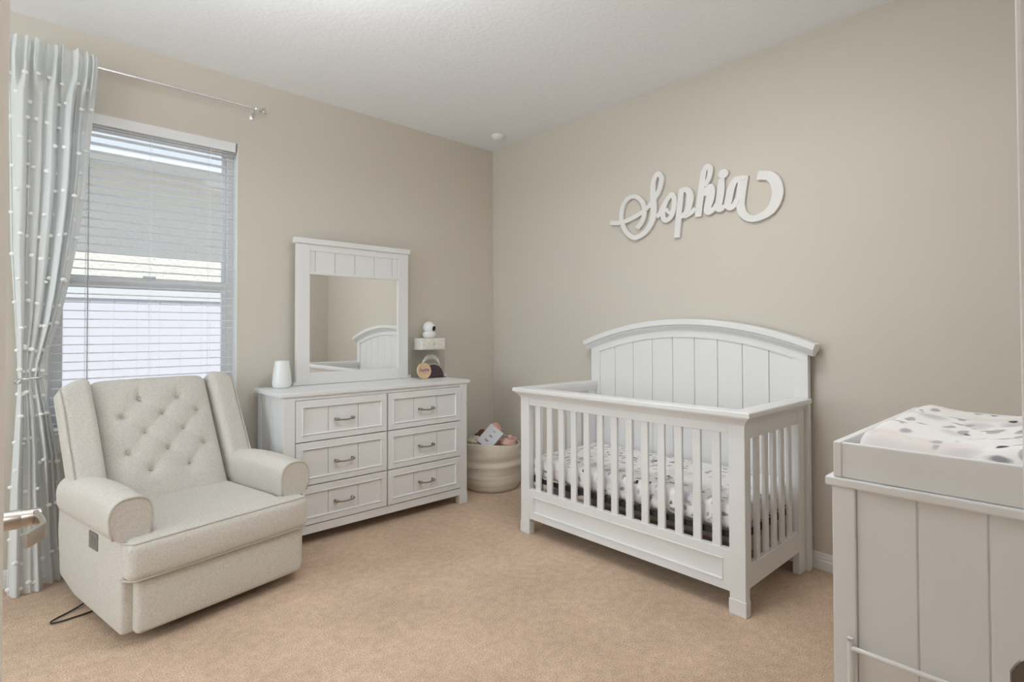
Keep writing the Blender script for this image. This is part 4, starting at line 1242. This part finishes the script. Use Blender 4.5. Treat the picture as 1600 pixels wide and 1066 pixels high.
# ------------------------------------------------------------------ lights
def area(name, loc, target, sx, sy, power, col, spread=180):
    l = bpy.data.lights.new(name, 'AREA'); l.shape = 'RECTANGLE'; l.size = sx; l.size_y = sy; l.energy = power; l.color = col
    l.spread = math.radians(spread)
    o = bpy.data.objects.new(name, l); COL.objects.link(o); o.location = loc
    d = Vector(target)-Vector(loc); o.rotation_euler = d.to_track_quat('-Z', 'Y').to_euler()
    return o
sun = bpy.data.lights.new('sun', 'SUN'); sun.energy = 4.0; sun.angle = math.radians(0.6); sun.color = (1.0, 0.97, 0.92)
so = bpy.data.objects.new('sun', sun); COL.objects.link(so); so.rotation_euler = Vector((0.10, 0.50, -0.866)).to_track_quat('-Z', 'Y').to_euler()
# added fill light, shining in through the made-up side window
area('fill_side', (XL-0.14, (FY0+FY1)/2, (FZ0+FZ1)/2), (XL+1, (FY0+FY1)/2, (FZ0+FZ1)/2-0.05), 1.8, 1.65, 52, (0.88, 0.95, 1.0))
# unseen fixtures added to brighten the room: hanging uplight bowl, flush ceiling panel
LX, LY = 0.42, 1.50
t = thing('fill_fixture', None, None, (LX, LY, ZC), kind='structure')
b = NB(); lathe(b, [(0.06, ZC), (0.06, ZC-0.015), (0.008, ZC-0.02), (0.008, 2.23)], LX, LY, 32); obj('fill_stem', b, CHROME, t, smooth=40)
b = NB(); lathe(b, [(0.0, 2.200), (0.10, 2.210), (0.18, 2.245), (0.215, 2.295), (0.220, 2.295), (0.185, 2.238), (0.10, 2.200), (0.0, 2.19)], LX, LY, 48, cap=False); obj('fill_bowl', b, PLASTW, t, smooth=60)
area('fill_uplight', (LX, LY, 2.28), (LX, LY, 3), 0.28, 0.28, 40, (0.90, 0.955, 1.0))
t = thing('fill_fixture', None, None, (1.62, 1.15, ZC), kind='structure')  # second added fixture, flush under the ceiling, only for fill light
b = NB(); lathe(b, [(0.36, ZC), (0.36, ZC-0.025), (0.345, ZC-0.03), (0.0, ZC-0.03)], 1.62, 1.15, 40, cap=False); obj('fill_base', b, PLASTW, t, smooth=40)
area('fill_flush', (1.62, 1.15, ZC-0.034), (1.62, 1.15, 0), 0.50, 0.50, 15, (0.94, 0.975, 1.0))
# fill light added in the unseen hallway behind the camera
area('fill_hall', (0.35, -1.0, ZC-0.03), (0.35, -1.0, 0), 0.35, 0.35, 28, (0.94, 0.97, 1.0))

w = bpy.data.worlds.new('sky'); SC.world = w; w.use_nodes = True
nt = w.node_tree; bg = nt.nodes['Background']
tc = nd(nt, 'ShaderNodeTexCoord'); sp = nd(nt, 'ShaderNodeSeparateXYZ'); nt.links.new(tc.outputs['Generated'], sp.inputs[0])
r = ramp(nt, [(0.0, (0.80, 0.83, 0.87)), (0.27, (0.70, 0.77, 0.88)), (1.0, (0.42, 0.58, 0.88))]); nt.links.new(sp.outputs['Z'], r.inputs['Fac'])
nt.links.new(r.outputs['Color'], bg.inputs['Color']); bg.inputs['Strength'].default_value = 1.2

# ------------------------------------------------------------------ camera
yaw, pitch, roll, F, CX, CY = 0.8273263681405708, 0.016046004246244604, 0.0022602364676094296, 844.2079, 800.0, 504.005
f = Vector((math.cos(yaw)*math.cos(pitch), math.sin(yaw)*math.cos(pitch), math.sin(pitch)))
r_ = Vector((math.sin(yaw), -math.cos(yaw), 0)); d_ = f.cross(r_)
r2 = math.cos(roll)*r_ + math.sin(roll)*d_; d2 = -math.sin(roll)*r_ + math.cos(roll)*d_
cam = bpy.data.cameras.new('camera'); co = bpy.data.objects.new('camera', cam); COL.objects.link(co)
R = Matrix((r2, -d2, -f)).transposed().to_4x4()
co.matrix_world = Matrix.Translation((0, 0, 1.2035)) @ R
cam.sensor_fit = 'HORIZONTAL'; cam.sensor_width = 36.0; cam.lens = F/1600*36.0
cam.shift_x = 0.0; cam.shift_y = -(533.0-CY)/1600.0
cam.clip_start = 0.01; cam.clip_end = 200
SC.camera = co
vs = SC.view_settings
vs.view_transform = 'Standard'; vs.look = 'None'; vs.exposure = 0.01; vs.gamma = 1.0; vs.use_curve_mapping = False
SC.cycles.max_bounces = 10; SC.cycles.diffuse_bounces = 6; SC.cycles.transparent_max_bounces = 16
SC.cycles.use_denoising = True
SC.cycles.sample_clamp_indirect = 6.0
